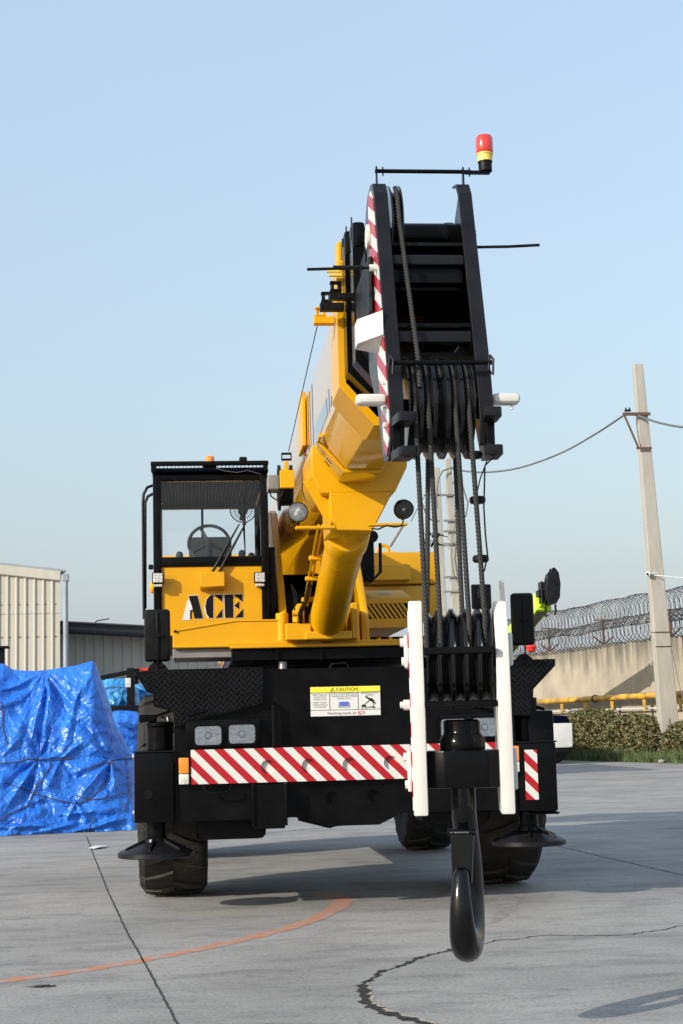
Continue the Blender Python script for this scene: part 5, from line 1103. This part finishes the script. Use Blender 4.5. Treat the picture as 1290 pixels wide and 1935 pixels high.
# razor wire posts and coils
for i, px in enumerate((1037, 1140, 1268)):
    q = onw(px, 1200, -.1); q.z = 0
    t = thing('wire_post', (q.x, q.y, wh_), ('rusty T-headed wire post on the wall nearest the lime crane', 'rusty T-headed wire post on the wall between lime crane and tall pole', 'rusty T-headed wire post on the wall just right of the tall pole')[i], 'post', 'razor wire posts on the wall')
    MB().box((q.x-.035, q.x+.035), (q.y-.03, q.y+.03), (wh_-.05, wh_+.82), .004).obj('upright', RUST, t)
    for sg in (-1, 1):
        MB().tube([Vector((q.x, q.y, wh_+.02))+wd*0, Vector((q.x, q.y, wh_+.28))+Vector((sg*.33, sg*.05, 0))], .026, 6).obj('strut', RUST, t)
    MB().box((q.x-.27, q.x+.27), (q.y-.03, q.y+.03), (wh_+.80, wh_+.835), .003).obj('cross_arm', RUST, t)
def coil(zc, R, nm, lab, ph, tilt):
    b = MB(); L0, L1 = -16.0, 9.0; pitch = .27; n = int((L1-L0)/pitch*22); P = []
    for i in range(n):
        s_ = L0+(L1-L0)*i/n; a = 2*math.pi*i/22
        rr = R*(1+.10*N3(s_*.9, ph, 0)+.05*N3(s_*4, ph, 2)); cz = zc+.10*N3(s_*.45, ph, 5)
        P.append(W0+wd*(s_+.10*math.sin(a)*tilt)+wn*(.1+rr*math.cos(a))+Vector((0, 0, cz+rr*math.sin(a))))
    b.tube(P, .0095, 3, cap=False); P = []
    for i in range(n):
        s_ = L0+(L1-L0)*i/n+.13; a = -2*math.pi*i/22+1
        rr = R*(1+.10*N3(s_*.9, ph, 0)+.06*N3(s_*4, ph, 8)); cz = zc+.10*N3(s_*.45, ph, 5)
        P.append(W0+wd*(s_+.16*math.sin(a+ph)*tilt)+wn*(.1+rr*math.cos(a))+Vector((0, 0, cz+rr*math.sin(a))))
    b.tube(P, .0095, 3, cap=False)
    o = b.obj(nm, WIREM, None, 0); tag(o, lab, 'razor wire', 'coils of razor wire on the wall'); return o
coil(wh_+.36, .42, 'razor_wire', 'lower coil of grey razor wire lying along the wall top', 1.3, .5)
coil(wh_+.93, .46, 'razor_wire', 'upper coil of grey razor wire above the lower one', 7.7, .6)
for zc, ph in ((wh_+.64, 0), (wh_+.02, 3)):
    P = [W0+wd*s_+wn*.1+Vector((0, 0, zc+.05*N3(s_*.7, ph, 0))) for s_ in [-16+.25*i for i in range(100)]]
    tag(MB().tube(P, .014, 5).obj('strand_wire', WIREM, None), ('taut wire strand running between the two razor wire coils', 'taut wire strand lying along the top of the wall')[ph > 0], 'wire', 'strands on the wall')
# yellow gas pipe
zp = onw(1150, 1319, .35).z
gpipe = thing('gas_pipe', W0-wn*.35, 'yellow gas pipe running along the concrete wall', 'pipe')
ss = [wt(onw(x, 1320, .35)) for x in (1040, 1168, 1290)]
def seg(t0, t1, r, m, nm='pipe_run'): return MB().cyl(W0-wn*.35+wd*t0+Vector((0, 0, zp)), W0-wn*.35+wd*t1+Vector((0, 0, zp)), r, n=16).obj(nm, m, gpipe)
tt = wt(onw(1124, 1320, .35)); te = wt(onw(1245, 1318, .35))
seg(-20, tt-.03, .095, PIPEY); seg(tt-.03, tt+.06, .125, RUST, 'coupling'); seg(tt+.06, te, .095, PIPEY); seg(te, te+.06, .12, RUST, 'coupling'); seg(te+.06, 12, .095, PIPEY)
for px in (1060, 1105, 1155, 1216, 1284, 1330):
    t0 = wt(onw(px, 1320, .35)); q = W0-wn*.35+wd*t0; MB().poly([q+wd*-.1+Vector((0, 0, zp-.085)), q+wd*.1+Vector((0, 0, zp-.085)), q+wd*.05+Vector((0, 0, zp-.45)), q+wd*-.05+Vector((0, 0, zp-.45))], .03, wn, .004).obj('pipe_bracket', PIPEY, gpipe)
q = W0-wn*.36+wd*te; MB().box((q.x-.05, q.x+.05), (q.y-.05, q.y+.05), (0, zp+.12), .004).obj('pipe_post', RUST, gpipe)
P = [onw(x, y, .2) for x, y in ((1000, 1347), (1060, 1344), (1150, 1341), (1245, 1338), (1320, 1336))]
tag(MB().tube(P, .028, 8).obj('water_pipe', WHT, None), 'thin white water pipe running low along the concrete wall', 'pipe')
# verge: hedge and grass in front of the wall
V0, V1 = G(1060, 1437), G(1290, 1443); vd = (V1-V0).normalized()
g = MB(); a, c = V0-vd*20, V1+vd*10; g.quad((a.x, a.y, .004), (c.x, c.y, .004), (c.x+3, c.y+.6, .004), (a.x+3, a.y+.6, .004))
SOIL = mat('verge_soil', (.12, .09, .06), .95, var=.4, scale=3)
tag(g.obj('verge', SOIL, None, 0), None, None, kind='structure')
def leaves(b, n, fn, sz):
    for _ in range(n):
        p, nrm_ = fn(); d = Vector((random.gauss(0, 1), random.gauss(0, 1), random.gauss(0, .7))); d = (d.normalized()+nrm_*.9).normalized()
        u = d.cross(Vector((random.random(), random.random(), random.random()))).normalized(); v = d.cross(u); s_ = sz*random.uniform(.6, 1.3)
        b.bm.faces.new([b.bm.verts.new(p+u*s_), b.bm.verts.new(p+v*s_*.5), b.bm.verts.new(p-u*s_), b.bm.verts.new(p-v*s_*.5)])
HEDGE_BASE = 0.9
def shrub(px0, px1, pytop, label, seed, depth=1.1):
    random.seed(seed); off = 1.35
    a, c = onw(px0, 1400, off), onw(px1, 1400, off); ta, tb = wt(a), wt(c); h = onw((px0+px1)/2, pytop, off).z
    t = thing('hedge_shrub', W0-wn*off+wd*((ta+tb)/2), label, 'shrub', 'hedge along the wall')
    b = MB(); L_ = tb-ta
    def fn():
        s_ = random.random(); w_ = random.uniform(-1, 1); prof_ = (1-.5*abs(2*s_-1)**4)*(1+.10*N3(s_*6+seed, 0, 0))*(1-.18*abs(w_)**3)
        z = h*prof_*(random.random()**.55); sh = .86+.22*N3(s_*9, z*2.5, seed)
        p = W0-wn*(off+depth*.5*w_*sh)+wd*(ta+L_*(s_*1.04-.02))+Vector((0, 0, max(.08, z)))
        return p, (Vector((0, 0, 1))*.6-wn*.5*w_)
    leaves(b, 9000, fn, .055); b.obj('foliage', LEAF, t, 0)
    b = MB()
    for k in range(10):
        s_ = ta+L_*random.random(); q = W0-wn*off+wd*s_; b.tube([q, q+Vector((random.uniform(-.2, .2), random.uniform(-.2, .2), h*.5)), q+Vector((random.uniform(-.4, .4), random.uniform(-.3, .3), h*.9))], [.03, .02, .006], 6)
    b.obj('stems', RUST, t)
shrub(1015, 1085, 1352, 'dark shrub at the left end of the hedge, half behind the crane', 3)
shrub(1075, 1170, 1340, 'tan-tipped shrub in the middle of the hedge under the yellow pipe', 5)
shrub(1160, 1250, 1350, 'green shrub at the right of the hedge beside the tall pole', 9)
shrub(1272, 1360, 1360, 'yellowish shrub right of the tall pole at the picture edge', 12)
random.seed(4); b = MB()
for _ in range(14000):
    s_ = random.uniform(-6, 13); w_ = random.random()**1.4*2.2; q = V0+vd*(s_)+wn*(w_+.05); hgt = random.uniform(.12, .42)*(1+.6*N3(q.x, q.y, 0, .9)); lean = Vector((random.gauss(0, .1), random.gauss(0, .1), 0)); sd2 = Vector((random.uniform(-1, 1), random.uniform(-1, 1), 0)).normalized()*.012
    b.bm.faces.new([b.bm.verts.new(q-sd2), b.bm.verts.new(q+sd2), b.bm.verts.new(q+lean+Vector((0, 0, hgt)))])
tag(b.obj('grass', GRASS, None, 0), 'rough green grass on the verge below the hedge', 'grass', kind='stuff')
random.seed(11)
b = MB(); q = G(1250, 1442)
b.lathe([(.02, 0), (.09, .02), (.1, .06), (.05, .09), (.01, .1)], Vector((q.x, q.y, 0)), None, 9); tag(b.obj('stone', mat('stone', (.3, .28, .25), .9), None), 'grey stone on the verge near the tall pole', 'stone')
# tall concrete pole
PY = 34.2
pb_ = A(1268, 1425, PY); pt_ = A(1204, 689, PY); pole = thing('power_pole', (pb_.x, PY, 0), 'tall leaning concrete power pole in front of the wall', 'pole')
def pole_mesh(nm, bx, tx, y, h, w0, w1, d0, d1, par, lean_y=0):
    b = MB(); r0 = [(bx-w0, y-d0, -.1), (bx+w0, y-d0, -.1), (bx+w0, y+d0, -.1), (bx-w0, y+d0, -.1)]; r1 = [(tx-w1, y+lean_y-d1, h), (tx+w1, y+lean_y-d1, h), (tx+w1, y+lean_y+d1, h), (tx-w1, y+lean_y+d1, h)]
    v0 = [b.bm.verts.new(p) for p in r0]; v1 = [b.bm.verts.new(p) for p in r1]
    for k in range(4): b.bm.faces.new((v0[k], v0[(k+1) % 4], v1[(k+1) % 4], v1[k]))
    b.bm.faces.new(v0); b.bm.faces.new(v1); bmesh.ops.bevel(b.bm, geom=list(b.bm.edges), offset=.015, segments=1, affect='EDGES'); return b.obj(nm, POLE, par, 0)
wpx = 3000/math.hypot(PY-CAM.y, 14)
pole_mesh('shaft', pb_.x, pt_.x, PY, pt_.z, 17.5/wpx, 8.5/wpx, .2, .12, pole)
def pole_x(z): return pb_.x+(pt_.x-pb_.x)*z/pt_.z
p = A(1200, 783, PY-.2); MB().box((A(1176, 783, PY-.2).x, A(1228, 783, PY-.2).x), (PY-.26, PY-.2), (p.z-.04, p.z+.05), .004).obj('cross_arm', RUST, pole)
p2 = A(1216, 847, PY-.2); MB().box((A(1202, 847, PY-.2).x, A(1231, 847, PY-.2).x), (PY-.24, PY-.2), (p2.z-.03, p2.z+.03), .004).obj('clamp_band', RUST, pole)
MB().tube([A(1180, 786, PY-.22), A(1206, 846, PY-.22)], .03, 6).obj('brace', RUST, pole)
b = MB(); q = A(1186, 776, PY-.2); b.box((q.x-.1, q.x+.08), (PY-.26, PY-.18), (q.z-.03, q.z+.03), .01); b.cyl((q.x-.06, PY-.22, q.z+.02), (q.x-.06, PY-.22, q.z+.09), .02, n=8); b.cyl((q.x+.05, PY-.22, q.z+.02), (q.x+.05, PY-.22, q.z+.09), .02, n=8); b.obj('cable_clamp', GRAPH, pole)
for y_ in (1222, 1195): 
    q = A(1252, y_, PY); MB().box((pole_x(q.z)-.23, pole_x(q.z)+.23), (PY-.2, PY+.2), (q.z-.012, q.z+.012), .002).obj('strap', RUST, pole)
q = A(1225, 1085, PY-.24); cc = thing('cctv_camera', (q.x, q.y, q.z), 'small white dome camera fixed to the tall pole', 'camera')
MB().lathe([(.05, -.02), (.075, .0), (.07, .05), (.04, .075), (.01, .08)], q, Vector((-.6, -.8, 0)).to_track_quat('Z', 'Y').to_matrix(), 16).obj('camera_body', SIGNW, cc); MB().cyl(q+Vector((-.035, -.05, 0)), q+Vector((-.06, -.08, 0)), .035, n=14).obj('camera_lens', BLM, cc)
MB().tube([q+Vector((.02, .05, 0)), Vector((pole_x(q.z), PY-.14, q.z+.05))], .025, 8).obj('camera_mount', SIGNW, cc)
# distant twin poles
FY = 46.0
f0, f1 = A(868, 1260, FY), A(846, 867, FY); fp = thing('far_power_pole', (f0.x, FY, 0), 'thin distant concrete pole with cross-arms seen between the hoist ropes', 'pole')
def far_x(z): return f1.x+(f0.x-f1.x)*(f1.z-z)/(f1.z-f0.z)
pole_mesh('shaft', far_x(0), f1.x, FY, f1.z, .26, .10, .2, .1, fp)
f2, f3 = A(840, 1210, FY+2), A(825, 884, FY+2); fp2 = thing('far_power_pole', (f2.x, FY+2, 0), 'thinner distant pole just left of the one with cross-arms', 'pole')
pole_mesh('shaft', f2.x+.5*(f2.x-f3.x), f3.x, FY+2, f3.z, .14, .10, .12, .09, fp2)
for y_, x0_, x1_ in ((936, 800, 862), (984, 838, 860), (1004, 838, 858), (1028, 836, 861), (1091, 838, 868), (1118, 838, 870)):
    a, c = A(x0_, y_, FY-.15), A(x1_, y_-1, FY-.15); MB().box((a.x, c.x), (FY-.2, FY-.12), (a.z-.035, a.z+.035), .004).obj('cross_arm', GREYP, fp)
b = MB()
for px, py in ((811, 1012), (820, 1010), (828, 1013), (808, 1030), (818, 1028), (827, 1031), (806, 1022)):
    c = A(px, py, FY-.1)
    for k in range(4): b.lathe([(.02, -.03), (.07, 0), (.02, .03)], c+Vector((.03*k-.06, 0, .05*k-.08)), Vector((1, 0, .3)).to_track_quat('Z', 'Y').to_matrix(), 8)
    b.tube([c+Vector((-.2, 0, .06)), c+Vector((.35, 0, -.03))], .015, 5)
b.obj('insulator', BLM, fp)
def loop(pts, r=.022, par=None, nm='service_cable'): return MB().tube([A(x, y, FY-.25) for x, y in pts], r, 6).obj(nm, CABLE, par)
loop([(848, 885), (836, 890), (828, 905), (824, 940), (826, 960)], .03, fp); loop([(850, 884), (862, 884), (872, 895), (874, 920), (884, 950), (880, 975), (862, 990)], .03, fp); loop([(852, 885), (868, 890), (869, 905), (855, 913)], .025, fp)
loop([(797, 950), (804, 970), (814, 982), (830, 985)], .03, fp); loop([(858, 975), (868, 965), (872, 955)], .025, fp); loop([(862, 985), (855, 1010), (852, 1050), (858, 1090), (875, 1115)], .018, fp); loop([(800, 940), (788, 962), (776, 985)], .02, fp)
# cable between poles
def cat2(P, n=10): return [Vector(q) for q in cat([tuple(p) for p in P], n)]
c1 = [A(852, 885, FY-.2), A(885, 891, 45.0), A(925, 892, 44), A(985, 883, 43), A(1060, 856, 41.5), A(1125, 820, 40.2), A(1178, 785, PY-.25)]
tag(MB().tube(cat2(c1), .032, 8).obj('overhead_cable', CABLE, None), 'thick grey overhead cable sagging from the tall pole to the far pole', 'cable')
c2_ = [A(1196, 782, PY-.25), A(1215, 789, PY-.4), A(1250, 800, PY-2), A(1300, 808, PY-5), A(1420, 812, PY-10)]
tag(MB().tube(cat2(c2_), .032, 8).obj('overhead_cable', CABLE, None), 'thick grey overhead cable leaving the tall pole to the right', 'cable')
tag(MB().tube(cat2([A(1230, 1086, PY), A(1260, 1089, PY-1), A(1300, 1092, PY-3), A(1400, 1092, PY-6)]), .014, 6).obj('camera_cable', SIGNW, None), 'thin white cable running right from the pole camera', 'cable')
tag(MB().tube([A(1268, 1225, PY-.1), A(1280, 1280, PY-.4), A(1296, 1345, PY-.8)], .012, 6).obj('stay_wire', CABLE, None), 'thin dark stay wire slanting down beside the tall pole', 'wire')

# lime crane behind
LY = 34.0
lc = thing('lime_crane', (8.2, 39, 0), 'lime green crane with black boom head parked behind by the wall', 'crane')
bh = A(1036, 1124, LY); bb_ = A(954, 1222, LY+4)
dirb = (bh-bb_).normalized(); side = dirb.cross(Vector((0, 0, 1))).normalized(); up_ = side.cross(dirb)
def along(t, o): return bh+dirb*t+up_*o
def lboom(nm, t0, t1, h0, h1, hw_, m): return MB().poly([along(t0, -h0)-side*hw_, along(t1, -h1)-side*hw_, along(t1, h1)-side*hw_, along(t0, h0)-side*hw_], hw_*2, side, .02).obj(nm, m, lc)
lboom('boom', -10.0, -.55, .30, .24, .2, LIME); lboom('boom_tip', -.6, -.15, .19, .19, .16, LIME)
lboom('boom_collar', -.62, -.50, .26, .26, .24, LIME)
MB().poly([along(-6, -.31)-side*.12, along(-.7, -.255)-side*.12, along(-.7, -.245)-side*.12, along(-6, -.29)-side*.12], .24, side).obj('boom_underside', GREYP, lc)
b = MB(); hc = along(.22, .12)
P = [hc+Vector((x, -.2, z)) for x, z in ((-.12, -.5), (.12, -.45), (.22, -.28), (.26, .1), (.22, .42), (.12, .55), (.05, .56), (-.02, .4), (-.10, .32), (-.16, .0))]
b.poly(P, .1, (0, 1, 0), .015); b.poly([v+Vector((0, .32, 0)) for v in P], .1, (0, 1, 0), .015); b.cyl(hc+Vector((.05, -.12, .3)), hc+Vector((.05, .14, .3)), .16, n=20); b.cyl(hc+Vector((.05, -.12, -.2)), hc+Vector((.05, .14, -.2)), .2, n=20)
for x, z in ((.12, .4), (.15, .1), (.05, .2), (.05, -.1), (.0, -.3)): b.cyl(hc+Vector((x, -.2, z)), hc+Vector((x, -.23, z)), .03, n=8)
b.obj('boom_head', GRAPH, lc)
b = MB(); hc2 = along(-.22, .1)
for k in range(4): b.box((hc2.x-.22+.11*k, hc2.x-.15+.11*k), (LY-.2, LY+.2), (hc2.z-.28+.06*k, hc2.z+.34), .02)
b.box((hc2.x-.3, hc2.x+.2), (LY-.16, LY+.16), (hc2.z-.1, hc2.z+.1), .02); b.obj('sheave_cluster', GRAPH, lc)
q = A(1031, 1155, LY); MB().tube([q+Vector((0, 0, .12)), q, q+Vector((-.03, 0, -.08)), q+Vector((0, 0, -.15)), q+Vector((.05, 0, -.1))], .03, 8).obj('shackle', BLM, lc)
q = A(1048, 1155, LY); MB().tube([q+Vector((.02, 0, .2)), q+Vector((.03, 0, 0)), q+Vector((-.0, 0, -.1))], .03, 8).obj('rigging_hook', BLM, lc)
q = A(1003, 1222, LY-.4); MB().lathe([(.02, -.17), (.12, -.13), (.17, 0), (.12, .13), (.02, .17)], q, None, 24).obj('hook_ball', RED, lc); MB().tube([q+Vector((0, 0, .15)), q+Vector((.05, .3, 1.0))], .02, 6).obj('ball_rope', CABLE, lc)
MB().box((7.0, 9.25), (LY-.25, LY+9), (.6, 1.3), .05, 2).obj('body', GRAPH, lc); MB().box((7.1, 8.0), (LY+5.5, LY+7.2), (1.3, 2.7), .06, 2).obj('cab', LIME, lc); MB().box((7.3, 8.9), (LY+7.2, LY+9), (1.3, 2.3), .06, 2).obj('turret', LIME, lc)
p, q = A(1050, 1413, LY-.9), A(1080, 1366, LY-.9); MB().box((p.x-.6, q.x), (LY-.95, LY-.3), (p.z, q.z), .03, 2).obj('bumper_block', SIGNW, lc); MB().poly([Vector((q.x-.7, LY-.9, q.z)), Vector((q.x-.02, LY-.9, q.z)), Vector((q.x-.15, LY-.9, q.z+.2)), Vector((q.x-.7, LY-.9, q.z+.22))], .6, (0, 1, 0), .02).obj('windscreen', NAVY, lc)
MB().cyl((q.x-.09, LY-.96, p.z+.08), (q.x-.09, LY-.99, p.z+.08), .06, n=12).obj('lamp', CLR, lc); MB().box((q.x-.7, q.x-.03), (LY-.9, LY-.2), (p.z-.13, p.z-.005), .01).obj('underrun', BLM, lc)
for x in (q.x-.32, q.x-2.2):
    for y in (LY+.2, LY+6.5): MB().lathe([(.2, -.16), (.42, -.17), (.46, -.1), (.46, .1), (.42, .17), (.2, .16)], (x, y, .46), Vector((0, 1, 0)).to_track_quat('Z', 'Y').to_matrix(), 28).obj('wheel', RUB, lc)
